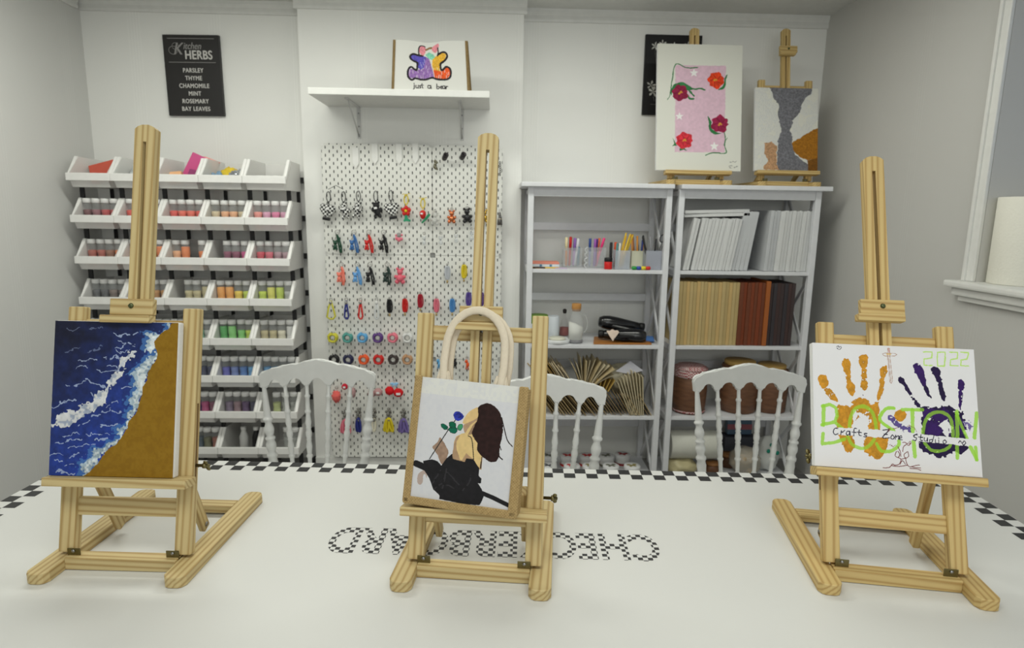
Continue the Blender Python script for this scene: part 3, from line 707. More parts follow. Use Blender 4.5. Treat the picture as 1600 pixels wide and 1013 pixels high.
# orange hand
pr([(108, 300), (125, 278), (160, 278), (180, 305), (178, 340), (150, 362), (125, 345)], OR, .12); pr([(152, 368), (180, 358), (215, 390), (245, 448), (200, 438), (170, 405)], OR, .3)
pr([(265, 190), (285, 168), (318, 180), (325, 240), (322, 270), (295, 280), (275, 245)], OR, .1); pr([(292, 285), (322, 275), (328, 320), (352, 350), (350, 385), (330, 412), (295, 370), (300, 330)], OR, .2)
pr([(380, 150), (405, 138), (435, 150), (438, 190), (425, 230), (392, 232), (378, 190)], OR, .08); pr([(395, 238), (428, 236), (428, 300), (440, 340), (420, 378), (392, 350), (395, 290)], OR, .28)
pr([(515, 235), (540, 215), (562, 225), (558, 270), (545, 290), (520, 280)], OR, .2); pr([(515, 298), (545, 295), (545, 350), (530, 400), (510, 440), (498, 420), (510, 350)], OR, .38)
pr([(240, 490), (270, 462), (330, 480), (345, 440), (400, 430), (440, 440), (455, 470), (505, 452), (520, 500), (515, 570), (530, 640), (560, 680), (540, 790), (510, 820), (470, 800), (420, 770), (425, 690), (440, 610), (410, 560), (370, 560), (340, 600), (345, 680), (355, 740), (330, 772), (290, 750), (250, 660), (238, 600)], OR, .12, .02)
P.poly([(330, 520), (440, 510), (460, 570), (400, 640)], (228, 227, 230), .05, 1, 0, .5); pr([(440, 680), (560, 660), (575, 720), (530, 818), (480, 800), (420, 765), (422, 700)], OR, .05)
P.poly([(345, 610), (378, 555), (425, 558), (450, 600), (430, 700), (350, 700)], (228, 227, 230), .03)
P.dot((345, 452), 14*u, OR, .02); P.dot((408, 403), 6*u, (90, 80, 110), .02)
pr([(612, 540), (630, 505), (660, 498), (690, 520), (688, 555), (665, 575), (630, 570)], OR, .12)
# purple hand
pr([(632, 295), (650, 280), (675, 295), (690, 330), (712, 372), (700, 390), (668, 340), (640, 315)], PU2, .1); pr([(700, 385), (718, 378), (745, 425), (785, 480), (760, 478), (730, 440)], PU2, .35)
pr([(735, 205), (760, 192), (790, 215), (808, 260), (825, 335), (800, 345), (775, 290), (745, 250)], PU, .22); pr([(803, 345), (828, 340), (845, 385), (858, 425), (835, 415), (812, 380)], PU2, .2)
pr([(850, 235), (880, 218), (910, 235), (920, 290), (932, 360), (910, 370), (890, 310), (862, 262)], PU2, .28); pr([(910, 368), (932, 362), (948, 400), (942, 440), (920, 425)], PU2, .15)
pr([(1028, 320), (1050, 296), (1072, 315), (1072, 355), (1055, 378), (1035, 365)], PU, .08); pr([(1035, 378), (1060, 376), (1062, 420), (1050, 500), (1038, 480), (1035, 420)], PU, .3)
pr([(780, 480), (850, 490), (900, 478), (990, 480), (1010, 520), (1060, 510), (1075, 560), (1070, 640), (1105, 735), (1060, 780), (1000, 770), (960, 800), (900, 808), (830, 770), (770, 720), (790, 640), (780, 560), (805, 530)], PU2, .22, .03)
pr([(820, 500), (960, 500), (1000, 560), (1060, 560), (1070, 650), (830, 655), (810, 580)], PU, .3, .03); pr([(990, 730), (1105, 735), (1050, 785)], PU2, .1)
P.poly([(920, 580), (950, 555), (985, 600), (975, 670), (930, 660)], (228, 227, 230), .03, 1, 0, .2)
pr([(575, 560), (600, 548), (650, 590), (715, 610), (720, 640), (680, 645), (620, 600)], (92, 78, 140), .45, .03); pr([(1070, 570), (1095, 565), (1115, 600), (1112, 635), (1095, 610)], (110, 96, 150), .5, .03)
# BOSTON in green marker
def gl(pts, wd=26, a=.78, curve=False): P.line(pts, wd*u, GR, .004, a, 0, curve)
gl([(150, 475), (150, 600)]); gl([(140, 478), (190, 465), (230, 490), (240, 540), (225, 580), (140, 598)], 22); gl([(150, 655), (145, 722), (215, 715), (290, 690)], 22); gl([(235, 590), (300, 640)], 22)
gl([(320, 610), (330, 540), (370, 485), (425, 482), (470, 520), (490, 580), (495, 625)], 24, .7, True); gl([(310, 670), (340, 725), (400, 750), (450, 735), (485, 690)], 22, .7, True)
gl([(610, 490), (560, 495), (520, 545), (530, 580), (610, 635)], 22, .85, True); gl([(500, 720), (530, 765), (590, 768), (640, 735), (645, 700)], 22, .8, True)
gl([(665, 498), (800, 500)], 22); gl([(732, 500), (735, 640)], 26); gl([(742, 705), (752, 800)], 26)
gl([(800, 650), (815, 580), (850, 530), (910, 512), (965, 535), (990, 580), (1000, 670)], 22, .75, True); gl([(815, 715), (860, 760), (920, 765), (970, 745), (990, 710)], 20, .75, True)
gl([(1025, 510), (1028, 680)], 24); gl([(1028, 730), (1028, 808)], 24); gl([(1020, 520), (1095, 690)], 20); gl([(1115, 740), (1155, 820)], 24); gl([(1155, 520), (1140, 680)], 24); gl([(1148, 740), (1155, 815)], 22)
# white band with the handwriting
P.poly([(190, 612), (560, 632), (900, 668), (1118, 690), (1105, 735), (900, 715), (560, 682), (200, 660)], (228, 227, 230), .006)
INK = (40, 36, 56)
def hw(strokes, wd=6): 
    for s_ in strokes: P.line(s_, wd*u, INK, 0, .95, 0, len(s_) > 2)
hw([[(245, 622), (225, 622), (216, 645), (228, 662), (247, 655)], [(265, 660), (268, 636), (272, 648), (290, 634)], [(322, 640), (305, 642), (302, 662), (318, 662), (324, 640), (326, 668)], [(368, 622), (352, 625), (350, 670)], [(338, 645), (366, 648)], [(385, 630), (384, 662), (398, 668)], [(372, 645), (400, 648)], [(436, 654), (420, 654), (422, 664), (434, 668), (430, 676), (414, 674)]])
hw([[(540, 632), (578, 632), (538, 680), (585, 682)], [(548, 658), (570, 660)], [(602, 662), (592, 680), (604, 690), (616, 678), (602, 662)], [(622, 690), (624, 664), (628, 676), (642, 668), (644, 692)], [(648, 682), (664, 680), (660, 668), (648, 676), (652, 692), (666, 694)]])
hw([[(766, 662), (746, 662), (745, 676), (760, 682), (756, 698), (738, 694)], [(740, 668), (765, 655)], [(790, 660), (786, 694), (800, 698)], [(774, 676), (802, 678)], [(812, 680), (812, 698), (828, 700), (832, 682), (834, 704)], [(862, 692), (848, 694), (848, 708), (862, 708), (876, 664)], [(884, 692), (884, 710)], [(906, 694), (907, 714)], [(904, 682), (908, 684)], [(946, 694), (934, 704), (942, 718), (958, 708), (946, 694)]])
hw([[(1036, 712), (1046, 700), (1056, 712)], [(1064, 712), (1074, 700), (1084, 714)], [(1060, 716), (1070, 728), (1082, 716)]]); hw([[(228, 90), (240, 84), (244, 94), (256, 88), (258, 100), (244, 108), (230, 98)]], 4)
# sword and stump drawn in brown pen
for l_ in ([(565, 100), (578, 100), (580, 150), (600, 310), (592, 328), (582, 318), (565, 150), (565, 100)], [(532, 135), (548, 130), (610, 132), (626, 140), (612, 150), (548, 150), (532, 140)], [(572, 160), (590, 315)]): P.line(l_, 4*u, (170, 132, 112), 0, .8)
P.line([(562, 138), (584, 138)], 12*u, (222, 186, 120), 0, .7); P.line([(570, 98), (574, 124)], 8*u, (206, 150, 150), 0, .8)
BRN = (112, 52, 50)
for l_ in ([(630, 770), (622, 795), (640, 808), (652, 790), (640, 768)], [(640, 808), (660, 820), (650, 850), (620, 858), (605, 850), (585, 872), (545, 874)], [(705, 770), (710, 800), (690, 812), (680, 790), (700, 772)], [(690, 812), (700, 850), (720, 868), (760, 858), (782, 858)], [(660, 820), (690, 812)], [(660, 800), (655, 770), (640, 740)], [(672, 770), (676, 740), (700, 720)], [(655, 850), (670, 828), (690, 852)], [(600, 860), (640, 866), (700, 858)], [(720, 878), (760, 880), (790, 890)], [(735, 870), (790, 876)]): P.line(l_, 5*u, BRN, 0, .9, 0, True)
for l_ in ([(570, 640), (590, 625)], [(605, 620), (640, 618)], [(700, 600), (740, 612), (765, 640)], [(585, 730), (600, 728)], [(605, 738), (620, 732)], [(665, 715), (690, 708), (725, 712)], [(690, 722), (720, 720)]): P.line(l_, 5*u, BRN, .02, .8, .2)
canvas_thing('white canvas with an orange and a purple handprint, BOSTON and 2022, on the right easel', .288, .236, .018, on3(.0, -.016, 0), P, rough=.7)

# ================================================================== bin rack in the left recess
ORD = ['top', 'second', 'third', 'fourth', 'fifth', 'sixth', 'seventh', 'bottom']
BPOS = ['leftmost', 'second', 'middle', 'fourth', 'rightmost']
JPOS = ['first', 'second', 'third', 'last']
RX0, RPITCH, RYF = -2.046, .2085, 3.115
rows_z = [1.505, 1.306, 1.106, .905, .702, .507, .316, .121]
rack = thing('storage_rack', 'black metal rack of tilting plastic bins against the left back wall', 'rack', (RX0+2.5*RPITCH, 3.3, 0))
for k in range(6):
    x = (k-2.5)*RPITCH
    bm = new_bm(); box(bm, -.0085, .0085, -.004, .004, 0, 1.60); obj('rear_upright', bm, M_BLACK, rack, loc=(x+(-.034 if k == 5 else .034 if k == 0 else 0), .115, 0))
    for z, zl in zip(rows_z, rows_z[1:]+[-.147]):        # short struts stack one row of bins on the next
        bm = new_bm(); box(bm, -.0105, .0105, -.004, .004, zl+.1475, z-.0005); obj('stacking_strut', bm, M_BLACK, rack, loc=(x+(-.016 if k == 5 else .016 if k == 0 else 0), -.098, 0))
for z in rows_z:
    bm = new_bm(); box(bm, -2.5*RPITCH, 2.5*RPITCH, -.005, .005, .045, .075); obj('hanging_rail', bm, M_BLACK, rack, loc=(0, .104, z))
for s in (-1, 1):
    bm = new_bm(); box(bm, -.0095, .0095, -.1, .115, 0, .02); obj('foot', bm, M_BLACK, rack, loc=(s*2.5*RPITCH, 0, 0))
M_RIM = plain((240, 239, 236), .35)
def make_bin():
    hw = .0905; r = .003
    def panel(bm, poly, x0, x1):
        a = [bm.verts.new((x0, y, z)) for y, z in poly]; c = [bm.verts.new((x1, y, z)) for y, z in poly]; n = len(poly)
        bm.faces.new(a); bm.faces.new(c[::-1])
        for i in range(n): bm.faces.new((a[i], c[i], c[(i+1) % n], a[(i+1) % n]))
    side = [(.022, 0), (.278, 0), (.278, .142), (.085, .147), (.006, .068), (.006, .032)]
    t = obj('storage_bin', new_bm(), M_PP)
    bm = new_bm(); panel(bm, side, -hw, -hw+r); panel(bm, side, hw-r, hw)
    box(bm, -hw+r, hw-r, .022, .278, 0, r); box(bm, -hw+r, hw-r, .278-r, .278, r, .142)
    a = [(-hw+r, .022, 0), (hw-r, .022, 0), (hw-r, .006, .032), (-hw+r, .006, .032)]
    panel(bm, [(.022, 0), (.025, 0), (.009, .034), (.006, .034)], -hw+r, hw-r)
    bmesh.ops.recalc_face_normals(bm, faces=bm.faces[:]); bm.to_mesh(t.data); bm.free()
    bm = new_bm(); w2 = .1035
    # thick pale rim: front lip, two sloping cheeks, a back bead
    box(bm, -w2, w2, -.004, .008, .030, .066, .002)
    for s in (-1, 1): panel(bm, [(.0, .05), (.008, .046), (.09, .128), (.09, .146), (.078, .149)], s*w2, s*(hw-.001))
    obj('rim', bm, M_RIM, t)
    bm = new_bm(); box(bm, -.02, .02, .278, .2845, .05, .07); obj('hook', bm, M_BLACK, t)
    return t
bin0 = make_bin(); first = True
def jar_mesh():
    bm = new_bm(); lathe(bm, [(.017, .0), (.0195, .002), (.0195, .048), (.0178, .054), (.0178, .058), (.0195, .064), (.0195, .100), (.0165, .106), (.0165, .112)], 16); return bm
def fill_mesh(level):
    pr_ = [(.0165, .0012), (.0182, .003), (.0182, .047), (.0166, .054), (.0166, .058), (.0182, .065)]
    pr_ += [(.0182, .078), (.012, .080)] if level == 1 else [(.0182, .080), (.0172, .083), (.0172, .086), (.0182, .090), (.0182, .106), (.012, .108)]
    if level == 2: pr_ = pr_[:6]+[(.0182, .092), (.0175, .098), (.012, .099)]
    bm = new_bm(); lathe(bm, pr_, 14); return bm
M_LID = plain((236, 236, 234), .4)
jbody = jlid = None; fills = {}
def put_jar(parent_xyz, rgb, nm, level, label):
    global jbody, jlid
    t = obj('powder_jar', jar_mesh(), M_GLASS) if jbody is None else bpy.data.objects.new('powder_jar', jbody)
    if jbody is None:
        jbody = t.data; bm = new_bm(); lathe(bm, [(.0172, .108), (.0188, .109), (.0188, .126), (.0175, .128), (.001, .128)], 16); l = obj('lid', bm, M_LID, t); jlid = l.data
    else:
        COL.objects.link(t); l = bpy.data.objects.new('lid', jlid); COL.objects.link(l); l.parent = t
    k = (rgb, level)
    if k not in fills: f = obj('powder', fill_mesh(level), plain(rgb, .7, var=.18, scale=180), t); fills[k] = f.data
    else: f = bpy.data.objects.new('powder', fills[k]); COL.objects.link(f); f.parent = t
    t.location = parent_xyz; t.scale = (1.08, 1.08, 1.12); tag(t, label, 'jar', 'powder jars in the bin rack')
C_ = dict(maroon=(108, 34, 44), mauve=(150, 84, 96), red=(196, 46, 48), scarlet=(226, 60, 40), coral=(236, 98, 70), orange=(240, 128, 42), peach=(238, 176, 128), amber=(244, 164, 52), beige=(214, 196, 160), salmon=(240, 150, 138), lilac=(222, 160, 190), pink=(226, 120, 164), brick=(178, 76, 50), brown=(150, 92, 56), magenta=(200, 50, 130), plum=(130, 34, 80), crimson=(206, 36, 66), rose=(214, 92, 112), dusty=(176, 140, 150), charcoal=(72, 72, 78), taupe=(120, 100, 92), ochre=(186, 130, 56), sand=(196, 184, 140), yellow=(240, 206, 60), lime=(196, 216, 60), lemon=(226, 222, 90), mint=(160, 214, 182), green=(50, 170, 64), leaf=(130, 210, 110), cream=(226, 220, 196), white=(236, 236, 234), navy=(32, 40, 92), cobalt=(44, 66, 160), violet=(84, 84, 190), periwinkle=(110, 134, 200), azure=(70, 130, 206), sky=(96, 170, 226), steel=(140, 164, 186), teal=(150, 190, 194), purple=(120, 50, 150), grape=(96, 44, 116), lavender=(150, 130, 160), ink=(44, 36, 84), pistachio=(204, 214, 140), silver=(186, 188, 184), slate=(84, 104, 120), olive=(120, 120, 80), terracotta=(176, 100, 80), grey=(140, 140, 140))
rows = [None,
 ['maroon mauve red red', 'scarlet scarlet coral scarlet', 'scarlet coral coral scarlet', 'beige peach peach beige', 'salmon lilac pink lilac'],
 ['brick brick brown orange', 'orange orange amber orange2', 'peach orange2 - orange', '- plum plum magenta', 'crimson rose dusty dusty'],
 ['charcoal charcoal taupe taupe', 'brown ochre ochre ochre', '- sand sand sand2', 'amber2 amber2 yellow lime', 'lime lemon2 lime2 silver'],
 ['olive leaf mint mint', 'sand olive leaf mint', 'leaf mint mint silver', 'green2 leaf2 leaf lime', 'sand sand cream white2'],
 ['teal steel slate navy', 'cobalt navy navy cobalt', 'cobalt navy navy navy', 'violet periwinkle azure sky', 'sky sky steel teal'],
 ['magenta purple grape plum', 'purple grape plum magenta', 'purple purple magenta plum', 'lavender dusty grape ink', '- pistachio silver silver'],
 ['brown taupe slate grey', 'charcoal grey brown taupe', 'grey slate olive terracotta', '- - - -', '- - silver silver']]
CN = {'maroon': 'dark maroon', 'mauve': 'mauve', 'leaf': 'light green', 'ink': 'dark indigo', 'dusty': 'dusty pink', 'steel': 'pale grey-blue', 'sand': 'pale sand', 'silver': 'pale grey', 'cobalt': 'deep blue'}
for r, z in enumerate(rows_z):
    for c in range(5):
        bx = RX0+(c+.5)*RPITCH
        t = bin0 if first else copy_tree(bin0); first = False
        t.location = (bx, RYF, z)
        tag(t, 'milky plastic bin, %s in the %s row of the bin rack' % (BPOS[c], ORD[r]), 'storage bin', 'bins on the rack')
        if rows[r] is None: continue
        for j, q in enumerate(rows[r][c].split()):
            if q == '-': continue
            lv = 2 if q.endswith('2') else 1; q = q.rstrip('2')
            put_jar((bx-.0668+j*.0432+rnd.uniform(-.0005, .0005), RYF+.085+rnd.uniform(-.004, .006), z+.0032), C_[q], q, lv,
                    '%s powder jar, %s in the %s bin of the %s rack row' % (CN.get(q, q), JPOS[j], BPOS[c], ORD[r]))
# bottom row oddments: a white and a black bottle
for x, rgb, nm in ((-.015, (226, 226, 224), 'white'), (.052, (34, 34, 36), 'black')):
    bm = new_bm(); lathe(bm, [(.018, 0), (.022, .003), (.023, .08), (.016, .10), (.012, .112), (.012, .116)], 16)
    t = obj('paint_bottle', bm, plain(rgb, .4), None, loc=(RX0+3.5*RPITCH+x, RYF+.12, rows_z[7]+.0032)); tag(t, nm+' paint bottle in the fourth bin of the bottom rack row', 'bottle')
    bm = new_bm(); lathe(bm, [(.0135, .116), (.0145, .117), (.0145, .134), (.012, .136)], 14); obj('cap', bm, M_LID, t)
# top row: bags and slabs of wax
def slab(bm_pts, rgb, label, cat, M, rough=.4, mat_=None):
    bm = new_bm(); box(bm, *bm_pts, bev=.004); t = obj('wax_slab', bm, mat_ or plain(rgb, rough), None, M); tag(t, label, cat); return t
zb0 = rows_z[0]+.004
def RM(c, x, y, z, rx=0, ry=0, rz=0): return Matrix.Translation((RX0+(c+.5)*RPITCH+x, RYF+y, zb0+z)) @ Euler((rx, ry, rz)).to_matrix().to_4x4()
slab((-.07, .07, -.012, .012, 0, .10), (204, 92, 74), 'red wax slab in the leftmost bin of the top rack row', 'wax slab', RM(0, .02, .12, .035, -.5, -.3, .2))
slab((-.03, .03, -.01, .01, 0, .10), (222, 206, 190), 'beige wax slab behind the red one in the leftmost top bin', 'wax slab', RM(0, .045, .19, .03, -.3, -.2, .1))
slab((-.05, .05, -.01, .01, 0, .07), (92, 190, 140), 'mint green slab in the second bin of the top rack row', 'wax slab', RM(1, .045, .11, .02, -.4, .2, 0))
slab((-.045, .045, -.015, .015, 0, .13), (208, 84, 140), 'magenta slab standing in the middle bin of the top rack row', 'wax slab', RM(2, .0, .15, .045, -.2, .42, 0))
slab((-.04, .04, -.012, .012, 0, .12), (240, 164, 156), 'salmon pink slab standing in the middle bin of the top rack row', 'wax slab', RM(2, .045, .19, .04, -.2, .35, 0))
slab((-.035, .035, -.012, .012, 0, .07), (150, 60, 110), 'plum slab lying low in the middle bin of the top rack row', 'wax slab', RM(2, .03, .10, .025, -.5, .2, 0))
slab((-.03, .03, -.012, .012, 0, .06), (244, 190, 140), 'pale orange slab at the left of the middle top bin', 'wax slab', RM(2, -.055, .10, .025, -.5, -.1, 0))
M_BAG = clear('clear_bag', (228, 228, 228), .35, .15)
from mathutils import noise as mnoise
def blob(bm, c, r, sc, seed, amp=.3, freq=2.5, u=20, v=14):
    rr = bmesh.ops.create_uvsphere(bm, u_segments=u, v_segments=v, radius=1)
    for q in rr['verts']:
        n = q.co.copy(); k = 1+amp*mnoise.noise(n*freq+Vector((seed*3.1, seed*1.7, seed)))
        q.co = Vector((n.x*k*r*sc[0]+c[0], n.y*k*r*sc[1]+c[1], n.z*k*r*sc[2]+c[2]))
    for f in {f for q in rr['verts'] for f in q.link_faces}: f.smooth = True
def bag(c, rgb, label, M, sc, seed, rough=.2, name='foil_bag', met=0):
    bm = new_bm(); blob(bm, (0, 0, .04), .05, sc, seed, .45, 3); t = obj(name, bm, plain(rgb, rough, met, var=.3, scale=40), None, M); tag(t, label, 'bag'); return t
bag(3, (226, 196, 64), 'crinkled bag of yellow pieces in the fourth bin of the top rack row', RM(3, -.005, .14, .02), (.9, .8, .9), 3)
bag(3, (196, 200, 206), 'crinkled silver bag beside the yellow one in the fourth top bin', RM(3, .035, .10, .01), (.75, .7, .8), 5, .12, met=.7)
bag(3, (130, 160, 186), 'crinkled blue-grey bag at the left of the fourth top bin', RM(3, -.05, .10, .005), (.6, .6, .7), 6, .15)
bag(1, (214, 220, 222), 'crinkled clear bag in the second bin of the top rack row', RM(1, -.03, .13, .02), (.9, .8, 1.0), 8, .15)
for k, (x, w_) in enumerate(((-.035, .06), (.035, .045))):
    slab((-w_/2, w_/2, -.015, .015, 0, .04), (232, 230, 226), '%s white block in the rightmost bin of the top rack row' % ('wider' if k == 0 else 'narrower'), 'block', RM(4, x, .10, .028, 0, .05*k, 0))

# ================================================================== pegboards and what hangs on them
PBX, PBZ, PBY = -.875, 1.747, 3.292
def peg_mat(hs):
    m, nt, b = nodes_of('white_pegboard'); tc = N(nt, 'ShaderNodeTexCoord'); sp = N(nt, 'ShaderNodeSeparateXYZ')
    nt.links.new(tc.outputs['Object'], sp.inputs[0]); x, y, z = sp.outputs; P_ = .04
    def slots(ox, oz):
        a = mth(nt, 'SUBTRACT', mth(nt, 'PINGPONG', mth(nt, 'ADD', x, ox), P_/2), 0.0); c = mth(nt, 'PINGPONG', mth(nt, 'ADD', z, oz), P_/2)
        dz = mth(nt, 'MAXIMUM', mth(nt, 'SUBTRACT', c, .0048), 0.0)
        d = mth(nt, 'SQRT', mth(nt, 'ADD', mth(nt, 'MULTIPLY', a, a), mth(nt, 'MULTIPLY', dz, dz))); return mth(nt, 'LESS_THAN', d, .0027)
    f = mth(nt, 'MAXIMUM', slots(0, 0), slots(.02, .02))
    f = mth(nt, 'MULTIPLY', f, mth(nt, 'LESS_THAN', y, .0005))
    nt.links.new(mixc(nt, f, lin((228, 228, 222)), lin((34, 34, 34))), b.inputs['Base Color']); b.inputs['Roughness'].default_value = .45
    return m
M_PEG = peg_mat(0); M_HOOK = plain((222, 222, 218), .4)
boards = []
for r in range(3):
    for c, (x0, wd) in enumerate(((0, .56), (.562, .36))):
        bm = new_bm(); z1 = PBZ-r*.5615
        box(bm, .0, wd, 0, .006, -.56, 0)
        bm2 = bm; bmesh.ops.bevel(bm, geom=[e for e in bm.edges if abs(e.verts[0].co.x-e.verts[1].co.x) < 1e-6 and abs(e.verts[0].co.z-e.verts[1].co.z) < 1e-6], offset=.012, segments=4, affect='EDGES')
        t = obj('pegboard', bm, M_PEG, None, loc=(PBX+x0, PBY, z1))
        tag(t, 'white slotted pegboard, %s panel of the %s' % (('upper', 'middle', 'lower')[r], ('wide left column', 'narrow right column')[c]), 'pegboard', 'pegboards on the chimney wall')
        for k in (.03, wd-.03):
            bm = new_bm(); box(bm, -.01, .01, .006, YC-PBY, -.01, .01); obj('spacer', bm, M_HOOK, t, loc=(k, 0, -.04)); bm = new_bm(); box(bm, -.01, .01, .006, YC-PBY, -.01, .01); obj('spacer', bm, M_HOOK, t, loc=(k, 0, -.52))
        boards.append((t, PBX+x0, PBX+x0+wd, z1-.56, z1))
def peg(u, v):
    """world point on the board front for a pixel, snapped a little in front"""
    p = at(u, v, Y=PBY-.018); return p
def hook(x, z):
    for t, x0, x1, z0, z1 in boards:
        if x0-.005 <= x <= x1+.005 and z0 <= z <= z1+.01:
            bm = new_bm(); tube(bm, [(0, 0, .004), (0, -.02, .002), (0, -.030, .002), (0, -.034, .006), (0, -.035, .010)], .0013, 6)
            box(bm, -.004, .004, -.002, 0, -.008, .012, .0008)
            obj('hook', bm, M_HOOK, t, loc=(x-t.location.x, 0, z-t.location.z)); return
M_CHK = check_mat('black_white_gingham', (226, 226, 222), (26, 26, 28), .0105, .8)
M_RING = plain((170, 168, 164), .3, .9)
COLN = {'dark green': (28, 72, 52), 'blue': (62, 112, 172), 'red': (206, 38, 34), 'black': (28, 28, 30), 'coral': (244, 130, 110), 'light blue': (104, 164, 222), 'green-black': (44, 62, 56), 'pink': (226, 120, 138), 'yellow': (222, 200, 40), 'olive yellow': (206, 200, 60), 'navy': (42, 50, 128), 'white': (222, 222, 220), 'clear': (214, 216, 216), 'dark red': (170, 28, 48), 'purple': (96, 62, 130), 'teal': (84, 158, 150), 'sky blue': (96, 168, 218), 'orange': (234, 92, 40), 'dark brown': (62, 52, 50), 'tan': (190, 146, 108), 'cream': (226, 220, 200), 'lavender': (122, 106, 168), 'grey': (150, 150, 148), 'dark navy': (40, 42, 76), 'violet': (90, 70, 150), 'yellow-green': (200, 206, 80), 'pale grey': (196, 200, 206), 'mid blue': (78, 140, 200), 'golden': (224, 172, 40)}
def cm(n, rough=.55): return plain(COLN[n], rough)
def hang(u, v, drop, name, label, cat, group, sc=1):
    """a charm whose top loop sits on a hook; v is the pixel row of its middle, drop its half height"""
    p = peg(u, v); t = thing(name, label, cat, (p.x, PBY-.024, p.z), 0, group); t.scale = (sc, sc, sc); hook(p.x, p.z+drop-.006); return t
def ring_part(t, z, r=.010): bm = new_bm(); torus(bm, (0, 0, z), r, .0015, n=16, k=6); obj('split_ring', bm, M_RING, t)
# --- white pointed tags on the top row
for i, (u, v) in enumerate(((555, 246), (585, 240), (623, 240), (648.5, 239))):
    p = peg(u, v); bm = new_bm(); prism(bm, [(-.016, .05), (.016, .05), (.016, -.03), (0, -.055), (-.016, -.03)], -.006, 0, bev=.002)
    t = obj('price_tag', bm, plain((234, 234, 230), .5), None, loc=(p.x, PBY-.002, p.z))
    tag(t, 'blank white pointed tag on the pegboard top row, %s from left' % ('first', 'second', 'third', 'fourth')[i], 'tag', 'blank tags on the pegboard')
# --- gingham charms on black cords
def gingham(u, v, kind, label, sx=1):
    t = hang(u, v-6, .055, 'gingham_charm', label, 'charm', 'black and white gingham charms'); bm = new_bm()
    torus(bm, (0, 0, .030), .0165, .0022, sx=.62, sz=1.6, n=20, k=6); obj('cord_loop', bm, M_BLACK, t)
    bm = new_bm(); tube(bm, [(0, -.004, .006), (.003, -.010, -.01), (-.002, -.016, -.03), (.002, -.02, -.05)], .0035, 6); obj('strap', bm, M_BLACK, t)
    bm = new_bm()
    if kind == 'heart':
        pts = [(0, -.075), (-.036, -.04), (-.038, -.018), (-.022, -.006), (0, -.018), (.022, -.006), (.038, -.018), (.036, -.04)]
        prism(bm, smoothed(pts, 3)[::-1], -.018, .004, bev=.007); mm = M_CHK
    else:
        ball(bm, (0, -.006, -.018), .017, (1, .7, 1)); ball(bm, (0, -.006, -.048), .019, (.9, .7, 1.2)); ball(bm, (-.014, -.006, -.004), .007); ball(bm, (.014, -.006, -.004), .007)
        ball(bm, (-.02, -.008, -.036), .009, (1, .8, 1.4)); ball(bm, (.02, -.008, -.042), .009, (1, .8, 1.4)); ball(bm, (-.013, -.01, -.072), .009, (.9, .8, 1.3)); ball(bm, (.011, -.01, -.072), .009, (.9, .8, 1.3)); mm = M_CHK
    fo = obj('plush_heart' if kind == 'heart' else 'plush_bear', bm, mm if kind != 'dark' else plain((40, 40, 42), .8, var=.5, scale=90), t, Matrix.Rotation(.15*sx, 4, 'Y'))
    bm = new_bm(); box(bm, -.008, .008, -.001, .001, -.005, .005, .0005); obj('cloth_label', bm, M_LID, fo, loc=(.003*sx, -.0235, -.03))
    if kind == 'heart': bm = new_bm(); box(bm, -.02, .02, -.006, .006, -.008, .008, .005); obj('black_tab', bm, M_BLACK, fo, loc=(0, -.008, -.082))
gingham(514, 323, 'heart', 'gingham heart charm on a black cord, leftmost on the pegboard')
gingham(537.5, 323, 'bear', 'gingham bear charm beside the leftmost gingham heart', -1)
gingham(560.6, 322, 'bear', 'gingham bear charm in the middle of the five gingham charms', 1)
gingham(587.6, 322, 'dark', 'dark speckled bear charm with white label on black cord', -1)
gingham(611, 321, 'heart', 'gingham heart charm on a black cord, right of the dark bear', -1)
bm = new_bm(); tube(bm, [(peg(514, 296).x, PBY-.03, peg(514, 296).z), (peg(526, 290).x, PBY-.034, peg(526, 290).z), (peg(537, 296).x, PBY-.03, peg(537, 296).z)], .0015, 6)
tag(obj('linking_cord', bm, M_BLACK), 'thin black cord linking the two leftmost gingham charms', 'cord')
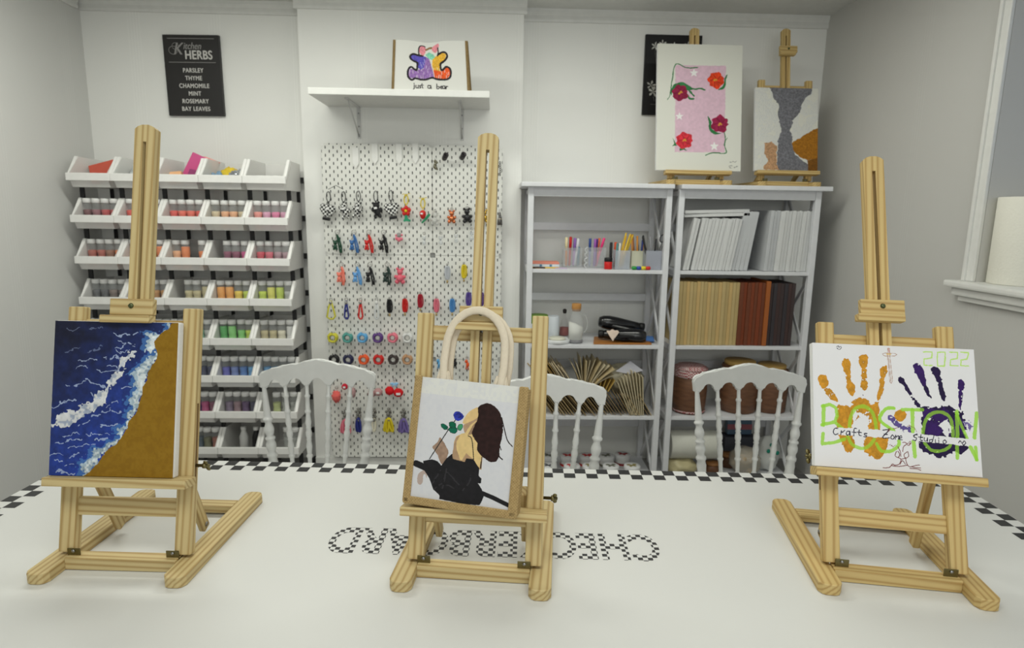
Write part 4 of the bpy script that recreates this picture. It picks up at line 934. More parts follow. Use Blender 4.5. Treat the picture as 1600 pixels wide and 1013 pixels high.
# --- flower and strawberry on yellow ribbon
def ribbon_charm(u, v, kind, label):
    t = hang(u, v, .075, 'fruit_charm' if kind == 'berry' else 'flower_charm', label, 'charm', None); my = cm('yellow')
    bm = new_bm(); torus(bm, (0, 0, .045), .014, .003, sx=.75, sz=1.7, n=18, k=6); ball(bm, (0, -.002, .068), .006)
    tube(bm, [(0, 0, .068), (-.012, -.003, .074), (-.018, 0, .071)], .0018, 6); tube(bm, [(0, 0, .068), (.012, -.003, .074), (.02, 0, .076)], .0018, 6); tube(bm, [(0, 0, .018), (.001, 0, .0)], .003, 6); obj('yellow_ribbon', bm, my, t)
    bm = new_bm()
    if kind == 'flower':
        for k in range(5): ball(bm, (.0155*math.cos(k*2*PI/5+.3), -.006, -.012+.0155*math.sin(k*2*PI/5+.3)), .0115, (1, .6, 1), 10, 7)
        f = obj('petals', bm, cm('red'), t); bm = new_bm(); ball(bm, (-.001, -.013, -.012), .0075, (1, .6, 1)); obj('flower_centre', bm, my, f)
        bm = new_bm(); prism(bm, [(-.008, -.032), (.006, -.032), (.006, -.052), (.022, -.058), (.02, -.068), (.0, -.062), (-.012, -.068), (-.016, -.060), (-.006, -.052)], -.008, .002, bev=.002); obj('green_leaf', bm, plain((40, 150, 110), .6), t)
    else:
        lathe(bm, [(.003, -.035), (.011, -.028), (.0165, -.012), (.0155, .002), (.008, .010), (.002, .011)], 14, Matrix.Translation((0, -.008, 0))); f = obj('berry', bm, cm('red'), t)
        bm = new_bm(); box(bm, -.006, .006, -.001, .001, -.004, .004); obj('paper_label', bm, M_LID, f, loc=(-.004, -.0255, -.006))
        bm = new_bm(); prism(bm, [(.012, -.03), (.030, -.004), (.040, -.012), (.022, -.035), (-.004, -.058), (-.008, -.050)], -.012, -.004, bev=.002); obj('green_leaf', bm, plain((34, 136, 92), .6), t)
ribbon_charm(635, 326, 'flower', 'red flower charm with yellow ribbon on the pegboard'); ribbon_charm(661, 332, 'berry', 'red strawberry charm with yellow ribbon on the pegboard')
# --- balloon-style bears
def bear(u, v, mat_, label, s=1.0):
    t = hang(u, v, .045, 'bear_charm', label, 'charm', None); ring_part(t, .038, .006); bm = new_bm()
    for c, r in (((0, .014), .0125), ((-.011, .027), .006), ((.011, .027), .006), ((0, -.012), .0165), ((-.017, -.006), .0075), ((.017, -.006), .0075), ((-.012, -.027), .0095), ((.012, -.027), .0095), ((0, .012), .006)):
        ball(bm, (c[0]*s, -.008, c[1]*s), r*s, (1, .9, 1), 12, 9)
    obj('bear_figure', bm, mat_, t, Matrix.Rotation(rnd.uniform(-.15, .15), 4, 'Y'))
bear(680, 341, clear('clear_bear', (220, 220, 216), .55, .08), 'clear bear charm left of the copper bear on the pegboard')
bear(706, 338, plain((214, 128, 84), .18, .8), 'shiny copper bear charm on the pegboard'); bear(730, 336, plain((40, 40, 42), .2), 'glossy black bear charm right of the copper bear', 1.15)
bear(757, 337, plain((206, 168, 70), .2, .7), 'golden bear charm seen through the middle easel mast', 1.0)
bear(625.6, 430, plain((226, 104, 122), .5), 'pink bear charm, right end of the third charm row', 1.25)
# --- straps
def strap_charm(u, v, n, label):
    t = hang(u, v, .055, 'strap_keychain', label, 'keychain', 'strap keychains', 1.15); ring_part(t, .046); bm = new_bm()
    a = rnd.choice((-1, 1))*.25
    tube(bm, [(0, -.004, .036), (.003, -.008, .02), (.006, -.006, -.02), (.008, -.004, -.045), (.013, -.004, -.048), (.016, -.006, -.02), (.010, -.010, .02), (.002, -.006, .034)], .0042, 6, flat=.4); obj('strap', bm, cm(n), t, Matrix.Rotation(a*.3, 4, 'Y'))
    bm = new_bm(); ball(bm, (-.008, -.013, .0), .0095); ball(bm, (-.008, -.013, -.018), .0105, (.9, .8, 1.1)); ball(bm, (-.015, -.013, .008), .0045); ball(bm, (-.001, -.013, .008), .0045); ball(bm, (-.014, -.013, -.028), .006); ball(bm, (-.003, -.013, -.028), .006)
    f = obj('bear_figure', bm, cm(n, .35), t)
    bm = new_bm(); tube(bm, [(-.003, -.006, .036), (-.008, -.012, .012)], .0018, 6); obj('clasp', bm, M_RING, t)
for u, v, n, w_ in ((528, 379, 'dark green', 'first of the second strap row'), (554, 379, 'blue', 'beside the dark green one'), (577, 379, 'red', 'between blue and black ones'), (600, 379, 'black', 'right of the red one'),
                 (534, 429, 'coral', 'first of the third row'), (559, 429, 'light blue', 'beside the coral one'), (579, 429, 'black', 'right of the light blue one'), (605.6, 429, 'green-black', 'left of the pink bear')):
    strap_charm(u, v, n, '%s strap keychain with bear, %s on the pegboard' % (n, w_))
t = hang(624, 369, .04, 'plush_charm', 'small pink and grey round plush charm on the pegboard', 'charm', None); bm = new_bm(); ball(bm, (0, -.008, .006), .013, (1, .7, 1)); obj('grey_head', bm, cm('grey'), t); bm = new_bm()
for q in ((-.012, -.012, .009), (.012, -.014, .009), (.0, -.018, .011), (-.014, .004, .006), (.015, .006, .006)): ball(bm, (q[0], -.01, q[1]), q[2], (1, .8, 1))
obj('pink_body', bm, cm('pink'), t)
# --- clear drops in the second row at right
for i, (u, v) in enumerate(((663, 376), (689, 376), (713, 373), (737, 369))):
    t = hang(u, v, .045, 'acrylic_charm', 'clear acrylic bear charm, %s of four under the bear row' % ('first', 'second', 'third', 'last')[i], 'charm', 'clear acrylic charms'); ring_part(t, .038, .006); bm = new_bm()
    ball(bm, (0, -.006, .012), .009); ball(bm, (0, -.006, -.010), .011, (1, .7, 1.2)); ball(bm, (-.008, -.006, .02), .004); ball(bm, (.008, -.006, .02), .004)
    obj('bear_figure', bm, clear('clear_acrylic', (222, 226, 228), .45, .08), t)
# --- silver pieces of the top right
def cuff(u, v, label, kind):
    t = hang(u, v, .03, 'metal_charm', label, 'charm', None); bm = new_bm()
    if kind == 0:
        for k in range(8): ball(bm, (rnd.uniform(-.012, .012), -.01, .014-k*.0055), rnd.uniform(.004, .009), (1, .8, 1), 8, 6)
        obj('cluster', bm, plain((120, 116, 98), .4, .5, var=.5, scale=120), t)
    elif kind == 1:
        M = Matrix.Translation((0, -.02, 0)) @ Euler((1.0, .6, 0)).to_matrix().to_4x4(); lathe(bm, [(.012, -.02), (.014, -.01), (.013, .01), (.014, .02), (.009, .02), (.008, -.018)], 14, M); obj('cuff', bm, plain((58, 54, 56), .35, .5, var=.3), t)
    else:
        for k in range(5): torus(bm, (.001*k, -.004, .02-k*.011), .004, .0016, sz=1.5, n=10, k=6)
        tube(bm, [(0, -.004, -.03), (.002, -.004, -.045)], .003, 6); obj('chain', bm, plain((60, 58, 58), .3, .7), t)
cuff(680, 257, 'bronze cluster charm on the top right of the pegboard', 0); cuff(696, 246, 'dark metal cuff left of the similar one, top of pegboard', 1); cuff(723.5, 245, 'dark metal cuff nearest the middle easel mast', 1); cuff(781, 261, 'thin dark chain at the right edge of the pegboard', 2)
t = hang(781, 341, .045, 'tassel_charm', 'grey metallic tassel right of the middle easel mast', 'charm', None); bm = new_bm(); lathe(bm, [(.014, -.035), (.012, -.01), (.006, .004), (.007, .012), (.004, .03)], 12); obj('tassel', bm, plain((110, 108, 106), .35, .7), t); bm = new_bm(); torus(bm, (0, 0, -.004), .0105, .0025, plane='xy', n=16, k=6); obj('band', bm, plain((206, 196, 180), .3, .6), t)
# --- cord loops
def loops(u, v, n, label, hh=.045, k=3, tip=True):
    t = hang(u, v, hh, 'cord_loop_keychain', label, 'keychain', 'cord loop keychains'); bm = new_bm()
    for i in range(k): torus(bm, ((i-(k-1)/2)*.005, -.006-(i % 2)*.005, 0), .0125, .0034, sx=.55+.12*i, sz=hh/.0165, n=22, k=6)
    obj('cords', bm, cm(n), t); bm = new_bm(); tube(bm, [(0, -.006, hh-.014), (0, -.006, hh+.004)], .004, 8); obj('crimp', bm, M_RING, t)
    if tip: bm = new_bm(); lathe(bm, [(.0045, -hh-.010), (.005, -hh), (.003, -hh+.006)], 10, Matrix.Translation((0, -.006, 0))); obj('end_cap', bm, plain((190, 164, 110), .4, .5), t)
for u, v, n, lab in ((699, 426, 'pale grey', 'pale grey cord loop in the row left of the yellow one'), (725, 424, 'yellow', 'bright yellow cord loop left of the middle easel mast'), (609, 478, 'black', 'black cord loop right of the white cord'), (633, 477, 'red', 'red cord loop right of the black one'),
                     (657, 470, 'dark red', 'dark red cord loop beside the middle easel post'), (682, 477, 'pink', 'pink cord loop left of the tote bag handle'), (706.7, 477, 'mid blue', 'blue cord loop behind the tote bag handle'), (732, 467, 'violet', 'violet cord loop left of the middle easel mast'), (752, 467, 'purple', 'purple cord loop seen in the middle mast slot')):
    loops(u, v, n, lab)
for u, n, lab in ((518, 'olive yellow', 'yellow-green strap loop, leftmost of the fourth charm row'), (542, 'navy', 'navy strap loop beside the yellow-green one'), (564, 'red', 'red strap loop between navy and white'), (589, 'clear', 'white clear strap loop between red and black')):
    t = hang(u, 482, .058, 'strap_loop', lab, 'keychain', 'strap loops'); ring_part(t, .048, .008); bm = new_bm()
    wdt = .022 if n == 'olive yellow' else .011
    tube(bm, [(0, -.004, .042), (-wdt*.6, -.006, .0), (-wdt, -.006, -.045), (-wdt*.3, -.006, -.055), (wdt*.4, -.008, -.055), (wdt, -.008, -.04), (wdt*.6, -.008, 0), (.001, -.006, .042)], .0052, 6, flat=.45); obj('strap', bm, cm(n), t)
    bm = new_bm(); ball(bm, (0, -.008, .032), .008, (1, .8, 1.2)); obj('bead', bm, M_RING if n != 'clear' else cm('white'), t)
# --- bangles
def bangle(u, v, n, label, notch=True):
    t = hang(u, v, .028, 'coil_bracelet', label, 'bracelet', 'coil bracelets on the pegboard', 1.18); bm = new_bm(); a0 = rnd.uniform(-.3, .3)
    for k in range(3):
        pts = [(.0195*math.sin(a), -.004-k*.006, .0195*math.cos(a)) for a in [a0+.35+(2*PI-.7)*i/22 for i in range(23)]] if k == 0 else None
        if pts: tube(bm, pts, .0058, 8)
        else: torus(bm, (0, -.004-k*.006, -.001), .0188-.001*k, .0048, n=22, k=8)
    obj('coil', bm, cm(n, .4), t); bm = new_bm()
    for i in range(5): ball(bm, (.021*math.sin(i*1.3), -.018, .021*math.cos(i*1.3)), .0034, (1, 1, 1), 8, 6)
    obj('beads', bm, cm(n, .25), t); bm = new_bm(); torus(bm, (0, -.010, 0), .0105, .0016, n=16, k=6); obj('inner_ring', bm, M_RING, t)
for u, n in ((521, 'olive yellow'), (544, 'teal'), (567, 'sky blue'), (591, 'purple'), (614, 'pink'), (637, 'white')): bangle(u, 527, n, '%s coil bracelet in the upper bracelet row' % n)
for u, n in ((523, 'black'), (545, 'dark navy'), (569, 'orange'), (592, 'red'), (615, 'dark brown'), (637, 'tan')): bangle(u, 561, n, '%s coil bracelet in the lower bracelet row' % n)
# --- small straps behind the middle easel
for u, v, n, lab in ((663, 552, 'yellow-green', 'small yellow-green charm behind the middle easel post'), (686, 567, 'sky blue', 'small sky blue bow charm behind the tote bag handle'), (711, 566, 'black', 'small black charm framed by the tote bag handle'), (730, 568, 'orange', 'small orange and red charm left of the middle mast'), (664, 583, 'golden', 'small golden charm above the tote bag corner')):
    t = hang(u, v, .04, 'ribbon_charm', lab, 'charm', None); ring_part(t, .035, .005); bm = new_bm(); ball(bm, (-.004, -.008, .014), .009, (1, .7, 1.1)); ball(bm, (.003, -.008, -.004), .010, (.9, .7, 1.4)); tube(bm, [(0, -.006, .0), (-.006, -.007, -.03)], .004, 6); tube(bm, [(0, -.006, .0), (.007, -.007, -.034)], .004, 6); obj('ribbon', bm, cm(n), t)
# --- plush row
def fuzzy(u, v, label, rgb, sc, seed):
    t = hang(u, v, .05, 'fluffy_charm', label, 'charm', None); ring_part(t, .045, .008); bm = new_bm(); blob(bm, (0, -.014, 0), .026, sc, seed, .5, 6); obj('fluff', bm, plain(rgb, .95, var=.2, scale=200), t)
fuzzy(527, 618, 'fluffy coral plush charm behind the left chair', (246, 112, 106), (.85, .6, 1.2), 4)
t = hang(540, 603, .02, 'pompom_charm', 'small dark red pompom with a white label behind the left chair', 'charm', None); bm = new_bm(); blob(bm, (0, -.012, 0), .017, (1, .8, 1), 3, .15, 5); f = obj('pompom', bm, plain((196, 36, 56), .9, scale=200), t); bm = new_bm(); box(bm, -.006, .006, -.001, .001, -.005, .005); obj('paper_label', bm, M_LID, f, loc=(0, -.027, 0))
fuzzy(553, 612, 'dusty pink plush charm right of the small red pompom', (186, 150, 150), (.5, .5, 1.0), 7)
t = hang(587, 609, .05, 'plush_charm', 'dusty pink pair of plush balls with green leaf', 'charm', None); ring_part(t, .044, .006)
bm = new_bm(); blob(bm, (-.02, -.012, -.02), .019, (1, .8, 1.1), 2, .2, 5); blob(bm, (.017, -.014, -.008), .021, (1.1, .8, 1), 6, .2, 5); f = obj('pompoms', bm, plain((192, 148, 148), .95, var=.2, scale=200), t); bm = new_bm(); ball(bm, (-.004, -.008, .022), .009, (.7, .6, 1.6)); obj('green_leaf', bm, plain((70, 120, 90), .6), t); bm = new_bm(); box(bm, -.008, .008, -.001, .001, -.005, .005); obj('paper_label', bm, M_LID, f, loc=(.018, -.031, -.008))
t = hang(617, 607, .055, 'cherry_charm', 'two bright red pompoms with a light blue bow', 'charm', None); ring_part(t, .052, .008)
bm = new_bm(); blob(bm, (-.026, -.014, -.008), .024, (1, .8, 1), 1, .12, 6); blob(bm, (.022, -.016, -.018), .024, (1.1, .8, 1), 9, .12, 6); f = obj('pompoms', bm, plain((212, 26, 34), .95, var=.15, scale=200), t); bm = new_bm(); box(bm, -.011, .011, -.001, .001, -.006, .006); obj('paper_label', bm, M_LID, f, loc=(.024, -.036, -.020))
bm = new_bm(); ball(bm, (-.011, -.012, .03), .010, (1.2, .5, .8)); ball(bm, (.011, -.012, .03), .010, (1.2, .5, .8)); tube(bm, [(0, -.012, .03), (-.012, -.014, .012)], .004, 6); tube(bm, [(0, -.012, .03), (.014, -.014, .014)], .004, 6); obj('bow', bm, plain((150, 200, 236), .7), t)
# --- looped tassels with braided tops
def tassel(u, v, n, label, k):
    t = hang(u, v-1, .075, 'rope_tassel', label, 'keychain', 'rope tassels on the lowest charm row', 1.2); bm = new_bm()
    for i in range(10): ball(bm, (.010*math.sin(i*2.4)*(1-i*.04), -.008+.006*math.cos(i*2.4), .062-i*.0055), .0075, (1, 1, .8), 8, 6)
    obj('braided_knot', bm, plain((120, 118, 112), .6, .3, var=.4, scale=200), t); bm = new_bm()
    for i in range(k):
        f_ = (i-(k-1)/2); a = f_*.16
        M = Matrix.Translation((f_*.006, -.008-(i % 2)*.008, .0)) @ Matrix.Rotation(-a, 4, 'Y')
        torus(bm, (0, 0, 0), .009, .0048, M=Matrix.Rotation(-a, 4, 'Y') @ Matrix.Translation((0, 0, -.022)), sx=.75, sz=3.6, n=20, k=8)
        for q in bm.verts[-160:]: q.co += Vector((f_*.004, -.008-(i % 2)*.007, .012))
    obj('rope_loops', bm, cm(n, .8), t)
tassel(541, 662, 'pink', 'pink rope tassel with grey knot, lowest charm row', 4); tassel(561, 660, 'navy', 'navy rope tassel between pink and cream ones', 2); tassel(585, 660, 'cream', 'single cream rope loop with grey knot', 1)
tassel(608, 660, 'yellow', 'yellow rope tassel with grey knot', 4); tassel(631, 661, 'lavender', 'lavender rope tassel left of the tote bag', 4)

# ================================================================== the two shelf units at the right
UY0, UY1 = 3.065, 3.405
SZ = [.03, .38, .757, 1.14]; ZTOP = 1.56
def make_unit(label, x0, x1, xt0, xt1):
    """posts, boards, apron, back rails and crossed side braces; x0..x1 outside of the posts"""
    cx = (x0+x1)/2; t = thing('shelf_unit', label, 'shelf unit', (cx, UY0, 0)); w_ = x1-x0; D = UY1-UY0; pw = .028
    for sx in (-1, 1):
        for y, nm in ((pw/2, 'front_post'), (D-pw/2, 'rear_post')):
            bm = new_bm(); box(bm, -pw/2, pw/2, -pw/2, pw/2, 0, ZTOP-.022, .002); obj(nm, bm, M_SHELF, t, loc=(sx*(w_/2-pw/2), y, 0))
        zz = [.04]+SZ[1:]+[ZTOP-.022]
        for a, b_ in zip(zz, zz[1:]):
            for (ya, yb_) in ((pw, D-pw), (D-pw, pw)):
                stick('side_brace', (sx*(w_/2-pw/2-(.004 if ya == pw else -.004)), ya, a+.012), (sx*(w_/2-pw/2-(.004 if ya == pw else -.004)), yb_, b_-.03), .022, .008, M_SHELF, t, hint=(1, 0, 0))
            bm = new_bm(); box(bm, -pw*.3, pw*.3, pw, D-pw, b_-.03, b_-.008); obj('side_rail', bm, M_SHELF, t, loc=(sx*(w_/2-pw/2), 0, 0))
    for z in SZ:
        bm = new_bm(); box(bm, -w_/2+pw*.15, w_/2-pw*.15, .004, D-.004, z-.018, z, .002)
        for q in bm.verts:            # boards are notched round the posts
            pass
        obj('shelf_board', bm, M_SHELF, t)
    for z in SZ: bm = new_bm(); box(bm, -w_/2+pw, w_/2-pw, D-.02, D-.006, z+.185, z+.225, .001); obj('back_rail', bm, M_SHELF, t)
    bm = new_bm(); box(bm, -w_/2+pw, w_/2-pw, .006, .022, ZTOP-.066, ZTOP-.022, .001); obj('front_apron', bm, M_SHELF, t)
    bm = new_bm(); box(bm, xt0-cx, xt1-cx, -.035, D+.02, ZTOP-.022, ZTOP, .004); obj('top_board', bm, M_SHELF, t)
    return t
LX0, LX1 = at(825.5, 300, Y=UY0).x, at(1051.5, 300, Y=UY0).x
QX0, QX1 = at(1062, 300, Y=UY0).x, at(1285, 300, Y=UY0).x
make_unit('white open shelf unit left of its twin, holding pens, jug and kraft envelopes', LX0, LX1, LX0-.035, LX1+.0)
make_unit('white open shelf unit in the right corner, holding canvases, notebooks and brown tubs', QX0, QX1, QX0-.0, QX1+.035)
def on(u, shelf, Y):      # x for a pixel column at shelf height
    return at(u, 420 if shelf == 3 else (535 if shelf == 2 else (645 if shelf == 1 else 725)), Y=Y).x
def put(name, bm, m, x, y, shelf, label, cat, group=None, rz=0, dz=0, M=None):
    t = obj(name, bm, m); t.location = (x, y, SZ[shelf]+.0006+dz); t.rotation_euler = (0, 0, rz)
    if M is not None: t.matrix_basis = Matrix.Translation((x, y, SZ[shelf]+.0006+dz)) @ M
    return tag(t, label, cat, group)

# ---- left unit, pen shelf
x = on(851, 3, 3.16)
for k, (rgb, nm, hh, dx) in enumerate((((226, 190, 96), 'yellow', .007, .0), ((214, 222, 226), 'pale blue and white', .013, .004), ((228, 142, 122), 'coral', .010, .002))):
    bm = new_bm(); box(bm, -.068+dx, .066+dx, -.05, .05, 0, hh, .001); z = (0, .0075, .021)[k]
    t = put('notepad', bm, plain(rgb, .7), x, 3.16, 3, '%s notepad in the small stack at the left of the pen shelf' % nm, 'notepad', dz=z)
    if k == 1:
        for q in (-.03, .02): bm = new_bm(); box(bm, q, q+.012, -.0512, -.049, .001, hh-.001); obj('blue_tab', bm, plain((86, 130, 160), .6), t)
bm = new_bm(); box(bm, -.03, .03, -.03, .03, 0, .003); put('paper_sheet', bm, plain((206, 190, 214), .7), on(876, 3, 3.12), 3.115, 3, 'small lilac paper sheet lying before the clear pen cup', 'paper')
bm = new_bm(); tube(bm, [(-.03, 0, .004), (-.01, .004, .006), (.01, -.004, .006), (.03, 0, .004)], .004, 6); put('hair_clip', bm, plain((70, 50, 44), .4), on(842, 3, 3.09), 3.092, 3, 'small dark brown clip in front of the notepads', 'clip')
def pen(x, y, shelf, rgb, L, rx, ry, label, dz=.004, r=.0048, cap=None, pencil=False, group='pens on the shelf'):
    bm = new_bm()
    if pencil: lathe(bm, [(.0005, 0), (.0012, .006), (r, .022), (r, L)], 6)
    else: lathe(bm, [(.002, 0), (r, .008), (r, L-.004), (r*.7, L)], 10)
    t = put('pencil' if pencil else 'pen', bm, plain(rgb, .4), x, y, shelf, label, 'pencil' if pencil else 'pen', group, M=Euler((rx, ry, 0)).to_matrix().to_4x4(), dz=dz)
    if cap: bm = new_bm(); lathe(bm, [(r*1.15, L*.55), (r*1.15, L+.001), (r*.8, L+.003)], 10); obj('cap', bm, plain(cap, .35), t)
    return t
def cup(x, y, shelf, w_, d_, h, m, label, scallop=False):
    bm = new_bm(); e = .0025
    box(bm, -w_/2, w_/2, -d_/2, d_/2, 0, e); box(bm, -w_/2, w_/2, -d_/2, -d_/2+e, e, h); box(bm, -w_/2, w_/2, d_/2-e, d_/2, e, h); box(bm, -w_/2, -w_/2+e, -d_/2+e, d_/2-e, e, h); box(bm, w_/2-e, w_/2, -d_/2+e, d_/2-e, e, h)
    t = put('pen_holder', bm, m, x, y, shelf, label, 'pen holder')
    if scallop:
        bm = new_bm(); pts = [(0, -d_/2-.001, 0)]
        for k in range(4):
            for a in range(1, 9): pts.append((-.014*math.sin(PI*a/8), -d_/2-.001, h*(k+a/8)/4))
        tube(bm, pts, .003, 6); obj('scalloped_edge', bm, clear('clear_edge', (232, 234, 236), .6, .1), t, Matrix.Translation((-w_/2+.004, 0, 0)))
    return t
M_ACR = clear('acrylic', (214, 218, 220), .22, .06)
xc = on(893, 3, 3.22); cup(xc, 3.22, 3, .095, .07, .10, M_ACR, 'clear acrylic pen holder nearest the coral notepad')
for dx, rgb, cap, nm, L, ry in ((-.030, (224, 150, 80), (240, 226, 180), 'orange pen with cream cap', .145, 0), (-.013, (206, 62, 40), (200, 24, 20), 'red marker', .148, .03), (.008, (186, 150, 206), (150, 110, 190), 'violet pen', .142, .05), (.022, (222, 224, 230), (230, 230, 234), 'white pen', .140, .12), (.034, (90, 130, 150), None, 'teal pen', .10, .02)):
    pen(xc+dx-.006*(ry > .1), 3.215+.01*(dx > 0), 3, rgb, L, -.05, ry, nm+' in the clear holder beside the coral notepad', cap=cap, r=.0065)
xc = on(929, 3, 3.2); cup(xc, 3.2, 3, .10, .075, .105, M_ACR, 'clear acrylic organiser with scalloped edge in the middle of the pen shelf', True)
for dx, rgb, cap, nm, L, ry in ((-.028, (150, 160, 190), (40, 70, 140), 'pen with blue cap', .142, 0), (-.004, (150, 110, 190), (160, 90, 180), 'lilac pen', .140, .02), (.006, (110, 70, 160), (70, 40, 120), 'dark violet pen', .140, .04), (.013, (226, 130, 80), (220, 110, 60), 'orange pen', .145, .13), (.016, (236, 120, 160), (240, 60, 130), 'pink pen', .15, .27)):
    pen(xc+dx-.01*(ry > .1), 3.195+.012*(dx > 0), 3, rgb, L, -.05, ry, nm+' in the scalloped clear organiser', cap=cap, r=.006)
bm = new_bm(); lathe(bm, [(.019, 0), (.0205, .002), (.0205, .036), (.019, .038)], 16); t = put('paint_pot', bm, plain((206, 30, 30), .35), on(950, 3, 3.11), 3.11, 3, 'small red paint pot with black lid on the pen shelf', 'paint pot'); bm = new_bm(); lathe(bm, [(.0205, .038), (.0205, .055), (.018, .057)], 16); obj('lid', bm, M_BLACK, t)
bm = new_bm(); lathe(bm, [(.006, 0), (.0075, .01), (.0075, .125), (.006, .13)], 12); t = put('marker', bm, plain((40, 40, 44), .4), on(953, 3, 3.2), 3.195, 3, 'dark marker standing behind the red paint pot', 'marker')
bm = new_bm(); lathe(bm, [(.0075, 0), (.0085, .01), (.0085, .125), (.006, .13)], 12); t = put('marker', bm, plain((226, 84, 40), .4), on(960, 3, 3.24), 3.23, 3, 'orange marker standing left of the pencil cup', 'marker')
xc = on(970, 3, 3.13); M_FROST = clear('frosted_cup', (206, 212, 222), .36, .25); cup(xc, 3.13, 3, .075, .07, .095, M_FROST, 'frosted cup of yellow pencils on the pen shelf')
for k, (dx, ry, L) in enumerate(((-.014, .30, .175), (-.004, .26, .178), (.004, .22, .17), (-.010, .2, .165), (.0, .34, .178), (-.018, .24, .182))):
    pen(xc+dx, 3.112+.007*k, 3, (222, 186, 60) if k != 3 else (206, 160, 40), L, -.06, ry, 'yellow pencil leaning right in the frosted cup', pencil=True, r=.0042, group='yellow pencils')
for dx, rgb, nm in ((-.026, (70, 140, 140), 'teal'), (-.012, (226, 226, 222), 'white')): pen(xc+dx, 3.14, 3, rgb, .125, 0, .04, nm+' pen at the left of the frosted pencil cup', r=.0052)
xc = on(996, 3, 3.2); cup(xc, 3.2, 3, .082, .07, .09, plain((214, 214, 190), .5), 'cream cup of pencils between frosted and grey cups')
for k, (dx, ry, L, rgb, nm) in enumerate(((-.026, -.08, .165, (196, 130, 50), 'ochre'), (-.014, -.12, .17, (150, 90, 44), 'brown'), (-.004, -.02, .16, (206, 140, 60), 'light ochre'), (.008, -.1, .16, (36, 36, 40), 'black'), (.016, .05, .14, (40, 60, 130), 'dark blue'), (.024, .02, .15, (180, 130, 60), 'tan'))):
    pen(xc+dx, 3.19+.004*k, 3, rgb, L, -.05, ry, nm+' pencil in the cream cup', pencil=(k != 4), r=.0052)
xc = on(1018, 3, 3.13); cup(xc, 3.13, 3, .078, .07, .095, clear('grey_cup', (176, 180, 192), .7, .3), 'translucent grey cup of black tools at the right of the pen shelf')
for k, (dx, ry, L, rgb, nm) in enumerate(((-.02, -.2, .17, (30, 30, 32), 'black'), (-.008, -.28, .165, (44, 44, 46), 'dark grey'), (.004, -.12, .16, (150, 150, 154), 'silver'), (.012, .05, .15, (36, 36, 40), 'short black'))):
    pen(xc+dx, 3.115+.008*k, 3, rgb, L, -.05, ry, nm+' tool in the grey cup', r=.005)
t = thing('scissors', 'dark scissors leaning out of the grey cup towards the right post', 'scissors', (xc+.01, 3.135, SZ[3]+.006))
for s in (-1, 1):
    bm = new_bm(); prism(bm, [(-.004, 0), (.004, 0), (.002, .13), (-.001, .135)], -.001, .001); obj('blade', bm, M_STEEL, t, Matrix.Rotation(.32+s*.035, 4, 'Y'))
    bm = new_bm(); torus(bm, (0, 0, .155), .012, .003, sz=1.6, n=16, k=6); obj('handle', bm, plain((60, 62, 66), .4), t, Matrix.Rotation(.34+s*.09, 4, 'Y'))
for k, (rgb, nm) in enumerate((((50, 150, 70), 'green'), ((50, 80, 170), 'blue'), ((226, 206, 50), 'yellow'), ((206, 50, 40), 'red'))):
    bm = new_bm(); lathe(bm, [(.006, -.012), (.0095, -.009), (.0095, .009), (.006, .012)], 12); M = Matrix.Rotation(PI/2, 4, 'Y')
    put('crayon_cap', bm, plain(rgb, .4), on(991+k*7.2, 3, 3.075), 3.078, 3, nm+' crayon piece lying in front of the cups', 'crayon', M=M, dz=.0095)

# ---- left unit, jug shelf
bm = new_bm(); lathe(bm, [(.052, 0), (.055, .003), (.055, .075), (.05, .08)], 24); t = put('plastic_tub', bm, plain((218, 220, 218), .4), on(836, 2, 3.22)+.02, 3.25, 2, 'white tub with a green upper half at the left of the jug shelf', 'tub'); bm = new_bm(); lathe(bm, [(.048, .080), (.05, .082), (.05, .122), (.046, .125)], 24); obj('green_top', bm, plain((130, 170, 60), .5), t)
bm = new_bm(); lathe(bm, [(.029, 0), (.030, .002), (.030, .125), (.027, .128), (.027, .126), (.001, .126)], 24); put('white_cylinder', bm, plain((214, 220, 226), .4), on(864, 2, 3.2), 3.2, 2, 'plain white upright cylinder left of the glass jug', 'cylinder')
bm = new_bm(); lathe(bm, [(.026, 0), (.028, .003), (.026, .05), (.010, .10), (.007, .115), (.0085, .12)], 18); t = put('sauce_bottle', bm, clear('clear_bottle', (220, 220, 220), .2, .05), on(881, 2, 3.32), 3.32, 2, 'small clear bottle with red contents behind the glass jug', 'bottle')
bm = new_bm(); lathe(bm, [(.0235, .0015), (.0255, .004), (.0245, .045), (.001, .046)], 18); obj('red_contents', bm, plain((176, 60, 48), .6), t); bm = new_bm(); lathe(bm, [(.0075, .122), (.010, .126), (.011, .140), (.006, .146)], 12); obj('stopper', bm, plain((48, 44, 40), .4), t)
xj = on(899, 2, 3.13)
t = obj('glass_jug', new_bm(), M_GLASS); t.location = (xj, 3.13, SZ[2]+.0006); tag(t, 'glass jug of white powder with cork lid on the middle shelf', 'jug')
bm = new_bm(); lathe(bm, [(.036, 0), (.038, .003), (.038, .10), (.034, .125), (.025, .15), (.0225, .17), (.024, .176)], 26, caps=True)
bm.to_mesh(t.data); bm.free()
bm = new_bm(); lathe(bm, [(.030, .0012), (.0362, .004), (.0362, .018), (.001, .018)], 24); obj('grey_base', bm, plain((120, 118, 122), .5), t)
bm = new_bm(); r1 = lathe(bm, [(.0362, .019), (.0362, .095), (.001, .10)], 24)
for q in bm.verts:
    if q.co.z > .09: q.co.z -= q.co.x*.35
obj('white_powder', bm, plain((222, 222, 216), .9), t)
bm = new_bm(); lathe(bm, [(.021, .165), (.0245, .178), (.0245, .200), (.022, .203)], 18); obj('cork_lid', bm, plain((186, 134, 74), .8, var=.2, scale=150), t)
